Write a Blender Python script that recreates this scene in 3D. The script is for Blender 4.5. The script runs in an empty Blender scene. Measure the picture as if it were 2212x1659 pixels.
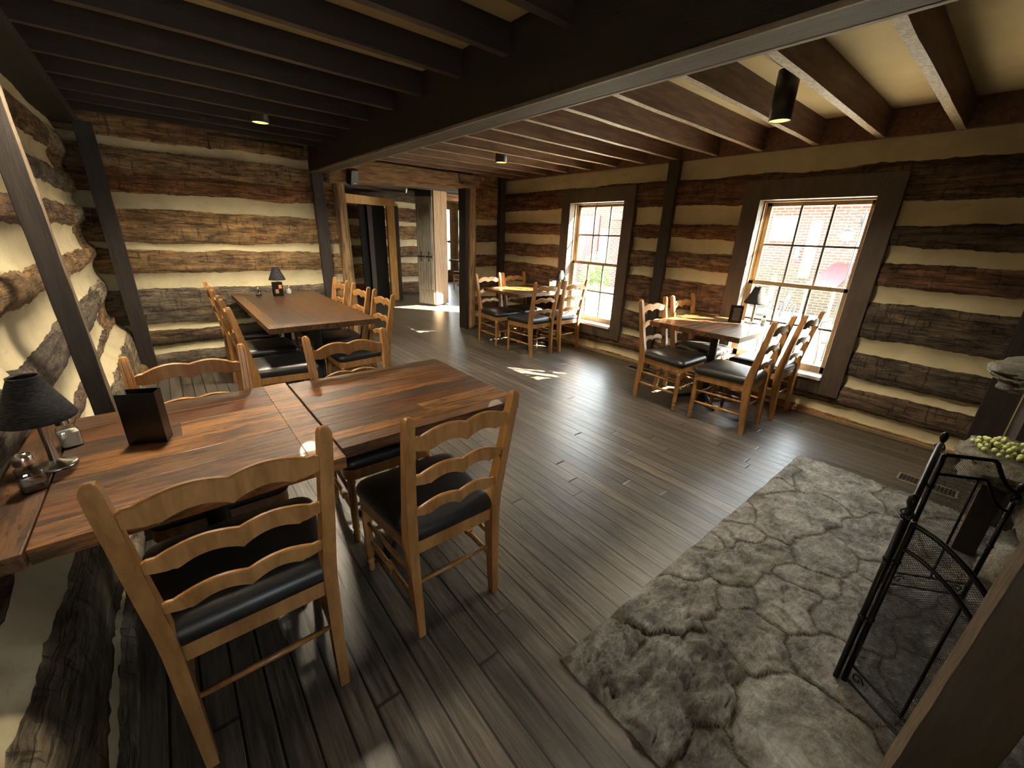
import bpy, bmesh, math, random
from mathutils import Vector, Matrix, noise
C = bpy.context.scene
D = bpy.data
col = C.collection
PI = math.pi
rnd = random.Random(7)

# ------------------------------------------------------------------ camera, sky, sun, exposure
cam_d = D.cameras.new('camera')
cam = D.objects.new('camera', cam_d)
col.objects.link(cam)
yaw, pit, rol = math.radians(40.012), math.radians(20.024), math.radians(2.074)
F = Vector((math.sin(yaw)*math.cos(pit), math.cos(yaw)*math.cos(pit), -math.sin(pit)))
rt = F.cross(Vector((0, 0, 1))).normalized()
up = rt.cross(F)
RT = math.cos(rol)*rt + math.sin(rol)*up
UP = -math.sin(rol)*rt + math.cos(rol)*up
m = Matrix((RT, UP, -F)).transposed().to_4x4()
m.translation = Vector((0, 0, 1.5))
cam.matrix_world = m
cam_d.sensor_width = 36
cam_d.lens = 883.05/2212*36
cam_d.clip_start = .02
cam_d.clip_end = 200
C.camera = cam

w = D.worlds.new('sky'); C.world = w; w.use_nodes = True
bg = w.node_tree.nodes['Background']
bg.inputs[0].default_value = (.86, .94, 1, 1)
bg.inputs[1].default_value = 13

sun_d = D.lights.new('sun', 'SUN')
sun = D.objects.new('sun', sun_d); col.objects.link(sun)
sun_d.energy = 130; sun_d.angle = math.radians(.6); sun_d.color = (1, .84, .6)
sun.rotation_euler = Vector((-1, 1.27, -1.10)).to_track_quat('-Z', 'Y').to_euler()

C.view_settings.view_transform = 'Standard'
C.view_settings.look = 'None'
C.view_settings.gamma = 1
C.view_settings.use_curve_mapping = False
C.view_settings.exposure = 0.78

# ------------------------------------------------------------------ material helpers
def mat(name, base=(.5, .5, .5), rough=.6, metal=0, spec=.5, coat=0):
    mt = D.materials.new(name); mt.use_nodes = True
    b = mt.node_tree.nodes['Principled BSDF']
    b.inputs['Base Color'].default_value = (*base, 1)
    b.inputs['Roughness'].default_value = rough
    b.inputs['Metallic'].default_value = metal
    b.inputs['Specular IOR Level'].default_value = spec
    b.inputs['Coat Weight'].default_value = coat
    return mt, mt.node_tree, b

class N:                                           # tiny node-graph helper
    def __init__(s, nt): s.nt = nt
    def n(s, t, **kw):
        x = s.nt.nodes.new(t)
        for k, v in kw.items():
            if k == 'ins':
                for i, q in v.items(): x.inputs[i].default_value = q
            else: setattr(x, k, v)
        return x
    def l(s, a, b): s.nt.links.new(a, b)
    def coords(s, scale=(1, 1, 1), kind='Object', rot=(0, 0, 0)):
        t = s.n('ShaderNodeTexCoord'); mp = s.n('ShaderNodeMapping')
        mp.inputs['Scale'].default_value = scale; mp.inputs['Rotation'].default_value = rot
        s.l(t.outputs[kind], mp.inputs[0]); return mp.outputs[0]
    def noise(s, vec, scale, detail=4, rough=.6, dist=0):
        x = s.n('ShaderNodeTexNoise'); x.inputs['Scale'].default_value = scale
        x.inputs['Detail'].default_value = detail; x.inputs['Roughness'].default_value = rough
        x.inputs['Distortion'].default_value = dist
        s.l(vec, x.inputs['Vector']); return x.outputs['Fac']
    def ramp(s, fac, stops):
        x = s.n('ShaderNodeValToRGB'); e = x.color_ramp.elements
        while len(e) < len(stops): e.new(.5)
        for i, (p, c) in enumerate(stops):
            e[i].position = p; e[i].color = (*c, 1) if len(c) == 3 else c
        s.l(fac, x.inputs[0]); return x.outputs[0]
    def mix(s, fac, a, b, mode='MIX'):
        x = s.n('ShaderNodeMix'); x.data_type = 'RGBA'; x.blend_type = mode
        for v, i in ((fac, 0), (a, 6), (b, 7)):
            if isinstance(v, (int, float)): x.inputs[i].default_value = v
            elif isinstance(v, tuple): x.inputs[i].default_value = (*v, 1) if len(v) == 3 else v
            else: s.l(v, x.inputs[i])
        return x.outputs[2]
    def math(s, op, a, b=0.0):
        x = s.n('ShaderNodeMath'); x.operation = op
        for v, i in ((a, 0), (b, 1)):
            if isinstance(v, (int, float)): x.inputs[i].default_value = v
            else: s.l(v, x.inputs[i])
        return x.outputs[0]
    def bump(s, h, strength=.3, dist=.01, nrm=None):
        x = s.n('ShaderNodeBump'); x.inputs['Strength'].default_value = strength
        x.inputs['Distance'].default_value = dist; s.l(h, x.inputs['Height'])
        if nrm is not None: s.l(nrm, x.inputs['Normal'])
        return x.outputs[0]

def wood(name, c1, c2, scale=(1, 1, 1), ns=6, rough=.5, coat=0, bump=.15, spec=.5, c3=None, rr=.1):
    mt, nt, b = mat(name, c1, rough, 0, spec, coat); g = N(nt)
    v = g.coords(scale)
    f = g.noise(v, ns, 8, .65, .3)
    c = g.ramp(f, [(.38, c1), (.62, c2)])
    if c3:
        f2 = g.noise(g.coords(tuple(q*.35 for q in scale)), ns, 3, .5, .2)
        c = g.mix(g.ramp(f2, [(.55, (0, 0, 0)), (.7, (1, 1, 1))]), c, c3)
    g.l(c, b.inputs['Base Color'])
    f3 = g.noise(v, ns*3, 6, .7)
    g.l(g.bump(f3, bump, .006), b.inputs['Normal'])
    rg = g.n('ShaderNodeMapRange'); rg.inputs[3].default_value = rough-rr; rg.inputs[4].default_value = rough+rr
    g.l(f, rg.inputs[0]); g.l(rg.outputs[0], b.inputs['Roughness'])
    return mt

M = {}
# boards, posts and joists: the second number set stretches the grain along the piece
M['chair_wood'] = wood('chair_wood', (.25, .115, .034), (.40, .205, .068), (3, 3, .6), 9, .36, .12, .04)
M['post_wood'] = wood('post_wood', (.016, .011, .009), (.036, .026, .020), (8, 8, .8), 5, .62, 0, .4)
M['post_edge'] = wood('post_edge', (.11, .075, .045), (.22, .16, .10), (14, 14, 3), 5, .8, 0, .8)  # rough edge; on posts its pale tone paints the lit side face
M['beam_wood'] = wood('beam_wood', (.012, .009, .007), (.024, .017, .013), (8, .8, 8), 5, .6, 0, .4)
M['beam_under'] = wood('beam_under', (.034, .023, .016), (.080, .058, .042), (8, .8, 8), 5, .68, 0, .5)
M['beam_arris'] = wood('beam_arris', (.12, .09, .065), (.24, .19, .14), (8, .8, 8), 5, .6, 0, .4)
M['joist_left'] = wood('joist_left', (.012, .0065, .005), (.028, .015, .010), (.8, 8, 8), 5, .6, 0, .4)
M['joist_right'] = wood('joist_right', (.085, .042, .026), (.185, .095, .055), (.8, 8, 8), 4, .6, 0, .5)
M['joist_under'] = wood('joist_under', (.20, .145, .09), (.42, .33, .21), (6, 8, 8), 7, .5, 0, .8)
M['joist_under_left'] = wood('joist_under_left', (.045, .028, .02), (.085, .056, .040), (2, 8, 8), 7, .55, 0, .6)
M['rough_x'] = wood('rough_wood_x', (.12, .062, .028), (.34, .19, .085), (.9, 7, 7), 5, .75, 0, .9, c3=(.08, .045, .025))
M['rough_z'] = wood('rough_wood_z', (.15, .085, .040), (.44, .28, .13), (8, 8, .7), 5, .75, 0, .9, c3=(.09, .05, .028))
M['trim'] = wood('trim_paint', (.062, .044, .031), (.088, .064, .046), (5, 5, 1), 5, .5, 0, .15)
M['sash'] = wood('sash_paint', (.20, .13, .07), (.28, .19, .10), (4, 4, 1), 5, .5, 0, .1)
M['gold_wood'] = wood('golden_pine', (.46, .25, .08), (.60, .36, .14), (6, 6, .8), 5, .5, 0, .2)
M['plank_pale'] = wood('pale_plank', (.20, .135, .085), (.34, .25, .165), (9, 9, .7), 5, .6, 0, .5)
M['shutter'] = wood('shutter_paint', (.20, .19, .155), (.32, .30, .25), (7, 7, 1), 5, .6, 0, .2)
M['sawn_x'] = M['joist_right']

def table_mat():
    mt, nt, b = mat('table_planks', (.3, .12, .03), .42, 0, .42, .05); g = N(nt)
    at = g.n('ShaderNodeAttribute'); at.attribute_name = 'tone'
    ge = g.coords((1.3, 14, 14)); 
    f = g.noise(ge, 4, 8, .7, .4)
    f2 = g.noise(g.coords((2.2, 10, 10)), 1.6, 4, .6, .5)
    f3 = g.noise(g.coords((5, 26, 26)), 3, 4, .6)
    k = g.ramp(f, [(.38, (.34, .28, .25)), (.5, (1, 1, 1)), (.62, (1.55, 1.5, 1.4))])
    c = g.mix(1, at.outputs['Color'], k, 'MULTIPLY')
    c = g.mix(g.ramp(f2, [(.535, (0, 0, 0)), (.62, (.8, .8, .8))]), c, (.035, .02, .012))
    c = g.mix(g.ramp(f3, [(.60, (0, 0, 0)), (.64, (.9, .9, .9))]), c, (.016, .009, .006))
    g.l(c, b.inputs['Base Color'])
    g.l(g.bump(f, .3, .004), b.inputs['Normal'])
    return mt
M['table'] = table_mat()

def log_mat(name, axis):
    mt, nt, b = mat(name, (.2, .1, .05), .75, 0, .3); g = N(nt)
    at = g.n('ShaderNodeAttribute'); at.attribute_name = 'tone'
    s1 = (1.2, 9, 9) if axis == 'x' else (9, 1.2, 9)
    s2 = (10, 3, 1.5) if axis == 'x' else (3, 10, 1.5)
    v = g.coords(s1)
    f = g.noise(v, 3, 9, .72, .6)
    k = g.ramp(f, [(.34, (.30, .26, .24)), (.5, (1, 1, 1)), (.66, (1.75, 1.7, 1.6))])
    c = g.mix(1, at.outputs['Color'], k, 'MULTIPLY')
    fq = g.noise(g.coords((2.5, 2.5, 4)), 2.6, 6, .7)
    c = g.mix(1, c, g.ramp(fq, [(.32, (.55, .53, .52)), (.5, (1, 1, 1)), (.68, (1.55, 1.5, 1.42))]), 'MULTIPLY')
    fb = g.noise(g.coords((1, 1, 1.5)), 2.2, 3, .5)
    c = g.mix(g.ramp(fb, [(.5, (0, 0, 0)), (.75, (.4, .4, .4))]), c, g.mix(1, c, (1.25, .9, .65), 'MULTIPLY'))
    # axe scores and cracks
    fk = g.noise(g.coords((s1[0]*.6, s1[1]*.6, 14)), 2.3, 3, .5, .3)
    crack = g.ramp(g.math('ABSOLUTE', g.math('SUBTRACT', fk, .5)), [(0, (1, 1, 1)), (.02, (0, 0, 0))])
    fa = g.noise(g.coords(s2), 5, 2, .4, .8)
    axe = g.ramp(fa, [(.63, (0, 0, 0)), (.68, (1, 1, 1))])
    c = g.mix(g.math('MULTIPLY', crack, .7), c, (.02, .012, .008))
    c = g.mix(g.math('MULTIPLY', axe, .55), c, (.035, .02, .012))
    g.l(c, b.inputs['Base Color'])
    h = g.math('SUBTRACT', f, g.math('ADD', g.math('MULTIPLY', crack, .5), g.math('MULTIPLY', axe, .35)))
    g.l(g.bump(h, 1.0, .022), b.inputs['Normal'])
    return mt
M['log_x'] = log_mat('hewn_log_x', 'x'); M['log_y'] = log_mat('hewn_log_y', 'y')

def plaster(name, c1, c2, bs=.35, sc=3, dark=None):
    mt, nt, b = mat(name, c1, .85, 0, .2); g = N(nt); v = g.coords()
    f = g.noise(v, sc, 6, .6, .3)
    c = g.ramp(f, [(.3, c1), (.7, c2)])
    if dark:
        c = g.mix(g.ramp(g.noise(g.coords((1, 1, 3)), 4, 5, .7), [(.6, (0, 0, 0)), (.8, (.8, .8, .8))]), c, dark)
    g.l(c, b.inputs['Base Color'])
    g.l(g.bump(g.noise(v, 22, 6, .7), bs, .008), b.inputs['Normal'])
    return mt
M['chink'] = plaster('chinking', (.42, .36, .225), (.56, .49, .32), .5, 3, (.27, .20, .12))
M['ceil_plaster'] = plaster('ceiling_plaster', (.45, .36, .19), (.54, .44, .25), .15, 2)
M['ground'] = plaster('patio_concrete', (.34, .33, .30), (.46, .45, .41), .1, 1)
M['white'] = mat('white_paint', (.8, .8, .8), .5)[0]

def floor_mat():
    mt, nt, b = mat('floor_boards', (.1, .07, .05), .4, 0, .5); g = N(nt)
    tc = g.n('ShaderNodeTexCoord'); sx = g.n('ShaderNodeSeparateXYZ'); g.l(tc.outputs['Object'], sx.inputs[0])
    W_ = .0885
    xs = g.math('DIVIDE', g.math('ADD', sx.outputs[0], 10.001), W_)
    idx = g.math('FLOOR', xs); fr = g.math('FRACT', xs)
    wn = g.n('ShaderNodeTexWhiteNoise'); wn.noise_dimensions = '1D'; g.l(idx, wn.inputs['W'])
    ys = g.math('ADD', g.math('DIVIDE', sx.outputs[1], 2.3), g.math('MULTIPLY', wn.outputs['Value'], 7.3))
    yi = g.math('FLOOR', ys); yf = g.math('FRACT', ys)
    wn2 = g.n('ShaderNodeTexWhiteNoise'); wn2.noise_dimensions = '2D'
    cb = g.n('ShaderNodeCombineXYZ'); g.l(idx, cb.inputs[0]); g.l(yi, cb.inputs[1]); g.l(cb.outputs[0], wn2.inputs['Vector'])
    # gap mask: edges of a board
    e = g.math('ABSOLUTE', g.math('SUBTRACT', fr, .5))
    wob = g.noise(g.coords((1, .35, 1)), 9, 3, .5)
    gap = g.ramp(g.math('ADD', e, g.math('MULTIPLY', wob, .024)), [(.460, (0, 0, 0)), (.472, (1, 1, 1))])
    but = g.ramp(g.math('ABSOLUTE', g.math('SUBTRACT', yf, .5)), [(.4985, (0, 0, 0)), (.4995, (1, 1, 1))])
    gap2 = g.math('MAXIMUM', gap, but)
    vn = g.n('ShaderNodeVectorMath'); vn.operation = 'ADD'; 
    cb2 = g.n('ShaderNodeCombineXYZ'); g.l(g.math('MULTIPLY', wn2.outputs['Value'], 13), cb2.inputs[2])
    g.l(g.coords((22, 1.1, 1)), vn.inputs[0]); g.l(cb2.outputs[0], vn.inputs[1])
    f = g.noise(vn.outputs[0], 3.2, 9, .7, .25)
    base = g.ramp(wn2.outputs['Value'], [(0, (.050, .043, .037)), (.35, (.080, .068, .056)), (.6, (.062, .055, .050)), (1, (.100, .083, .066))])
    k = g.ramp(f, [(.37, (.48, .46, .44)), (.5, (1, 1, 1)), (.62, (1.6, 1.6, 1.57))])
    c = g.mix(1, base, k, 'MULTIPLY')
    pat = g.noise(g.coords((1, .6, 1)), 2.2, 4, .6)
    c = g.mix(1, c, g.ramp(pat, [(.3, (.72, .74, .76)), (.7, (1.22, 1.18, 1.1))]), 'MULTIPLY')
    c = g.mix(gap2, c, (.006, .005, .004))
    g.l(c, b.inputs['Base Color'])
    h = g.math('SUBTRACT', g.math('MULTIPLY', f, .35), gap2)
    g.l(g.bump(h, .55, .004), b.inputs['Normal'])
    rg = g.n('ShaderNodeMapRange'); rg.inputs[3].default_value = .16; rg.inputs[4].default_value = .56
    g.l(f, rg.inputs[0]); g.l(rg.outputs[0], b.inputs['Roughness'])
    return mt
M['floor'] = floor_mat()

def stone_mat(name, c1, c2, c3, bs=1.0):
    mt, nt, b = mat(name, c1, .7, 0, .4); g = N(nt); v = g.coords()
    at = g.n('ShaderNodeAttribute'); at.attribute_name = 'tone'
    f = g.noise(v, 7, 9, .75, .6)
    f2 = g.noise(g.coords((1, 2.2, 1)), 26, 7, .75, .3)
    vo = g.n('ShaderNodeTexVoronoi'); vo.inputs['Scale'].default_value = 38; vo.inputs['Randomness'].default_value = 1; g.l(g.coords((1, 1.8, 1)), vo.inputs[0])
    pit = g.ramp(vo.outputs['Distance'], [(.0, (0, 0, 0)), (.35, (1, 1, 1))])
    c = g.ramp(f, [(.36, c1), (.5, c2), (.63, c3)])
    c = g.mix(1, c, g.ramp(f2, [(.3, (.62, .6, .57)), (.6, (1.1, 1.1, 1.1))]), 'MULTIPLY')
    c = g.mix(1, c, at.outputs['Color'], 'MULTIPLY')
    g.l(c, b.inputs['Base Color'])
    h = g.math('ADD', g.math('ADD', g.math('MULTIPLY', f, 1.0), g.math('MULTIPLY', f2, 1.2)), g.math('MULTIPLY', pit, .25))
    g.l(g.bump(h, bs, .03), b.inputs['Normal'])
    rg = g.n('ShaderNodeMapRange'); rg.inputs[3].default_value = .24; rg.inputs[4].default_value = .5
    g.l(f2, rg.inputs[0]); g.l(rg.outputs[0], b.inputs['Roughness'])
    return mt
M['stone'] = stone_mat('hearth_stone', (.12, .11, .095), (.34, .325, .295), (.60, .585, .55), 1.0)
M['rock'] = stone_mat('fireplace_stone', (.17, .145, .105), (.31, .28, .22), (.44, .41, .33))

M['vinyl'] = mat('black_vinyl', (.010, .010, .011), .40, 0, .6)[0]
g_ = N(M['vinyl'].node_tree)
g_.l(g_.bump(g_.noise(g_.coords(), 130, 4, .6), .12, .002), M['vinyl'].node_tree.nodes['Principled BSDF'].inputs['Normal'])
M['iron'] = mat('black_iron', (.012, .012, .013), .42, .3, .5)[0]
M['wire_dark'] = mat('screen_iron', (.010, .010, .012), .4, .3, .5)[0]
M['can'] = mat('black_can', (.014, .013, .012), .4, 0, .5)[0]
M['chrome'] = mat('chrome', (.72, .7, .66), .18, 1)[0]
M['pewter'] = mat('pewter', (.62, .60, .54), .28, 1)[0]
M['salt'] = mat('salt', (.85, .83, .75), .9)[0]
M['pepper'] = mat('pepper', (.05, .035, .025), .9)[0]
M['menu'] = mat('menu_card', (.004, .004, .005), .28, 0, .6)[0]
M['menu_white'] = mat('menu_paper', (.55, .55, .52), .5)[0]
M['menu_orange'] = mat('menu_photo', (.62, .2, .07), .4)[0]
M['menu_tan'] = mat('menu_food', (.30, .15, .09), .4)[0]
M['menu_text'] = mat('menu_print', (.22, .17, .14), .5)[0]
M['brass'] = mat('vent_metal', (.42, .36, .27), .4, .6)[0]
M['black_dark'] = mat('black_opening', (.004, .004, .004), .9)[0]

def shade_mat():
    mt, nt, b = mat('woven_shade', (.012, .011, .012), .75, 0, .3); g = N(nt)
    f = g.noise(g.coords((30, 30, 160)), 2, 3, .6)
    g.l(g.ramp(f, [(.4, (.006, .006, .008)), (.75, (.05, .05, .055))]), b.inputs['Base Color'])
    g.l(g.bump(f, .8, .004), b.inputs['Normal'])
    return mt
M['shade'] = shade_mat()

def grape_mat():
    mt, nt, b = mat('grape_skin', (.56, .60, .27), .28, 0, .5)
    b.inputs['Subsurface Weight'].default_value = .3
    b.inputs['Subsurface Radius'].default_value = (.01, .012, .004)
    return mt
M['grape'] = grape_mat()
M['leaf'] = mat('leaf', (.10, .17, .04), .6)[0]

def glass_mat(name, tint=(1, 1, 1), f0=.04):
    mt = D.materials.new(name); mt.use_nodes = True; nt = mt.node_tree; g = N(nt)
    nt.nodes.remove(nt.nodes['Principled BSDF'])
    tr = g.n('ShaderNodeBsdfTransparent'); tr.inputs[0].default_value = (*tint, 1)
    gl = g.n('ShaderNodeBsdfGlossy'); gl.inputs['Roughness'].default_value = .02
    lw_ = g.n('ShaderNodeLayerWeight')
    fr = g.math('ADD', f0, g.math('MULTIPLY', .85, g.math('POWER', lw_.outputs['Facing'], 5)))
    mx = g.n('ShaderNodeMixShader'); g.l(fr, mx.inputs[0]); g.l(tr.outputs[0], mx.inputs[1]); g.l(gl.outputs[0], mx.inputs[2])
    g.l(mx.outputs[0], nt.nodes['Material Output'].inputs[0]); return mt
M['glass'] = glass_mat('window_glass', (.96, .98, .97)); M['jar_glass'] = glass_mat('jar_glass', (.80, .82, .80), .22)

def emit_mat(name, c, s):
    mt = D.materials.new(name); mt.use_nodes = True; nt = mt.node_tree
    nt.nodes.remove(nt.nodes['Principled BSDF'])
    e = nt.nodes.new('ShaderNodeEmission'); e.inputs[0].default_value = (*c, 1); e.inputs[1].default_value = s
    nt.links.new(e.outputs[0], nt.nodes['Material Output'].inputs[0]); return mt
M['lamp_glow'] = emit_mat('lamp_glow', (1, .70, .18), 1.5)

def mesh_mat():                                   # woven wire: see-through cells between dark wires
    mt = D.materials.new('wire_mesh'); mt.use_nodes = True; nt = mt.node_tree; g = N(nt)
    b = nt.nodes['Principled BSDF']; b.inputs['Base Color'].default_value = (.03, .03, .033, 1); b.inputs['Roughness'].default_value = .4
    uv = g.n('ShaderNodeUVMap'); uv.uv_map = 'UVMap'
    sx = g.n('ShaderNodeSeparateXYZ'); g.l(uv.outputs[0], sx.inputs[0])
    P = .0062
    a = g.math('FRACT', g.math('DIVIDE', g.math('ADD', sx.outputs[0], sx.outputs[1]), P*1.41))
    c = g.math('FRACT', g.math('DIVIDE', g.math('ADD', g.math('SUBTRACT', sx.outputs[0], sx.outputs[1]), 50), P*1.41))
    mk = g.math('MAXIMUM', g.math('LESS_THAN', a, .2), g.math('LESS_THAN', c, .2))
    tr = g.n('ShaderNodeBsdfTransparent'); mx = g.n('ShaderNodeMixShader')
    g.l(mk, mx.inputs[0]); g.l(tr.outputs[0], mx.inputs[1]); g.l(b.outputs[0], mx.inputs[2])
    g.l(mx.outputs[0], nt.nodes['Material Output'].inputs[0]); return mt
M['mesh'] = mesh_mat()

def brick_mat(name, c1, c2, mortar, sc=1):
    mt, nt, b = mat(name, c1, .85); g = N(nt)
    t = g.n('ShaderNodeTexBrick'); t.inputs['Color1'].default_value = (*c1, 1); t.inputs['Color2'].default_value = (*c2, 1)
    t.inputs['Mortar'].default_value = (*mortar, 1); t.inputs['Scale'].default_value = sc
    t.inputs['Brick Width'].default_value = .22; t.inputs['Row Height'].default_value = .075; t.inputs['Mortar Size'].default_value = .012
    tc = g.n('ShaderNodeTexCoord'); sx = g.n('ShaderNodeSeparateXYZ'); cb = g.n('ShaderNodeCombineXYZ')
    g.l(tc.outputs['Object'], sx.inputs[0]); g.l(sx.outputs[1], cb.inputs[0]); g.l(sx.outputs[2], cb.inputs[1])
    g.l(cb.outputs[0], t.inputs[0]); g.l(t.outputs[0], b.inputs['Base Color']); return mt
M['brick'] = brick_mat('street_brick', (.060, .026, .019), (.080, .038, .028), (.14, .125, .11))
M['brick_tan'] = brick_mat('tan_brick', (.040, .030, .020), (.055, .042, .027), (.09, .08, .065))

# ------------------------------------------------------------------ mesh helpers
class MB:
    def __init__(s): s.v = []; s.f = []; s.m = []; s.sm = []; s.c = []; s.T = Matrix.Identity(4); s.tone = (1, 1, 1)
    def add(s, vs, fs, mi=0, smooth=False, cols=None):
        o = len(s.v); s.v += [s.T @ Vector(p) for p in vs]
        for i, f in enumerate(fs):
            s.f.append([o+q for q in f]); s.m.append(mi if isinstance(mi, int) else mi[i]); s.sm.append(smooth)
            s.c.append(cols[i] if cols else s.tone)
    def box(s, x0, x1, y0, y1, z0, z1, mi=0):
        s.add([(x0, y0, z0), (x1, y0, z0), (x1, y1, z0), (x0, y1, z0), (x0, y0, z1), (x1, y0, z1), (x1, y1, z1), (x0, y1, z1)],
              [(0, 3, 2, 1), (4, 5, 6, 7), (0, 1, 5, 4), (1, 2, 6, 5), (2, 3, 7, 6), (3, 0, 4, 7)], mi)
    def lathe(s, prof, n=20, mi=0, cap=True, c=(0, 0)):
        vs = []; fs = []
        for r, z in prof:
            for k in range(n): a = 2*PI*k/n; vs.append((c[0]+r*math.cos(a), c[1]+r*math.sin(a), z))
        for i in range(len(prof)-1):
            for k in range(n): k2 = (k+1) % n; fs.append((i*n+k, i*n+k2, (i+1)*n+k2, (i+1)*n+k))
        if cap: fs.append(tuple(range(n))[::-1]); fs.append(tuple((len(prof)-1)*n+k for k in range(n)))
        s.add(vs, fs, mi, True)
    def tube(s, pts, r, n=8, mi=0, closed=False):
        pts = [Vector(p) for p in pts]; L = len(pts); vs = []; fs = []
        rr = r if isinstance(r, (list, tuple)) else [r]*L
        u = None
        for i, p in enumerate(pts):
            if closed: t = pts[(i+1) % L]-pts[i-1]
            else: t = pts[min(i+1, L-1)]-pts[max(i-1, 0)]
            t.normalize()
            if u is None: u = t.orthogonal().normalized()
            else: u = (u-t*u.dot(t)); u = u.normalized() if u.length > 1e-6 else t.orthogonal().normalized()
            w_ = t.cross(u)
            for k in range(n): a = 2*PI*k/n; vs.append(p+(u*math.cos(a)+w_*math.sin(a))*rr[i])
        for i in range(L if closed else L-1):
            j = (i+1) % L
            for k in range(n): k2 = (k+1) % n; fs.append((i*n+k, i*n+k2, j*n+k2, j*n+k))
        if not closed: fs.append(tuple(range(n))[::-1]); fs.append(tuple((L-1)*n+k for k in range(n)))
        s.add(vs, fs, mi, True)
    def loft(s, secs, mi=0, smooth=False, cap=True):         # closed sections with equal point counts
        n = len(secs[0]); vs = [p for q in secs for p in q]; fs = []
        for i in range(len(secs)-1):
            for k in range(n): k2 = (k+1) % n; fs.append((i*n+k, i*n+k2, (i+1)*n+k2, (i+1)*n+k))
        if cap: fs.append(tuple(range(n))[::-1]); fs.append(tuple((len(secs)-1)*n+k for k in range(n)))
        s.add(vs, fs, mi, smooth)
    def ball(s, c, r, n=12, mi=0, sq=1):
        vs = []; fs = []
        h = n//2
        for i in range(h+1):
            for k in range(n):
                a = PI*i/h; b_ = 2*PI*k/n
                vs.append((c[0]+r*math.sin(a)*math.cos(b_), c[1]+r*math.sin(a)*math.sin(b_), c[2]+r*sq*math.cos(a)))
        for i in range(h):
            for k in range(n): k2 = (k+1) % n; fs.append((i*n+k, (i+1)*n+k, (i+1)*n+k2, i*n+k2))
        s.add(vs, fs, mi, True)
    def build(s, name, mats, parent=None, bevel=0, tone=False, seg=2):
        me = D.meshes.new(name); me.from_pydata([tuple(v) for v in s.v], [], s.f)
        if not isinstance(mats, (list, tuple)): mats = [mats]
        for x in mats: me.materials.append(M[x] if isinstance(x, str) else x)
        me.polygons.foreach_set('material_index', s.m); me.polygons.foreach_set('use_smooth', s.sm)
        ca = me.color_attributes.new('tone', 'FLOAT_COLOR', 'CORNER')
        buf = []
        for p in me.polygons: buf += list((*s.c[p.index], 1))*p.loop_total
        ca.data.foreach_set('color', buf)
        bm = bmesh.new(); bm.from_mesh(me); bmesh.ops.remove_doubles(bm, verts=bm.verts, dist=1e-5)
        bmesh.ops.recalc_face_normals(bm, faces=bm.faces); bm.to_mesh(me); bm.free()
        me.update()
        o = D.objects.new(name, me); col.objects.link(o)
        if parent is not None: o.parent = parent
        if bevel:
            b = o.modifiers.new('bevel', 'BEVEL'); b.width = bevel; b.segments = seg; b.limit_method = 'ANGLE'; b.angle_limit = math.radians(40)
        return o

def tag(o, label=None, cat=None, group=None, kind=None):
    if label: o['label'] = label
    if cat: o['category'] = cat
    if group: o['group'] = group
    if kind: o['kind'] = kind
    return o
def thing(name, label, cat, loc=(0, 0, 0), rz=0, group=None):
    o = D.objects.new(name, None); col.objects.link(o); o.location = loc; o.rotation_euler = (0, 0, rz)
    return tag(o, label, cat, group)
def struct(o, label=None): o['kind'] = 'structure'; 
def st(o, label=None):
    o['kind'] = 'structure'
    if label: o['label'] = label
    return o
def dup(root, loc, rz, label, group=None):
    r = root.copy(); col.objects.link(r); r.location = loc; r.rotation_euler = (0, 0, rz); r['label'] = label
    if group: r['group'] = group
    for ch in list(root.children):
        c = ch.copy(); col.objects.link(c); c.parent = r
        for gch in ch.children:
            d = gch.copy(); col.objects.link(d); d.parent = c
    return r
def nz(x, y, z=0, s=1.0): return noise.noise(Vector((x*s, y*s, z*s)))

# ------------------------------------------------------------------ floor and ceiling
XW, YB, XL = 4.5, 5.75, -.36
HX0, HX1, HY1 = .87, 3.46, .70
b = MB()
def fl(x0, x1, y0, y1): b.add([(x0, y0, 0), (x1, y0, 0), (x1, y1, 0), (x0, y1, 0)], [(0, 1, 2, 3)])
fl(-.9, XW+.02, -1.6, YB); fl(-.9, 6.3, YB, 13); fl(6.3, 8.25, 7.85, 13)
st(b.build('floor', 'floor'))
b = MB(); b.box(-.9, XW+.3, -1.6, YB+.05, 2.49, 2.55); b.box(-.9, 6.35, YB+.05, 13, 2.5, 2.56); b.box(6.35, 8.3, 7.8, 13, 2.5, 2.56)
st(b.build('ceiling', 'ceil_plaster'))

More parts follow.
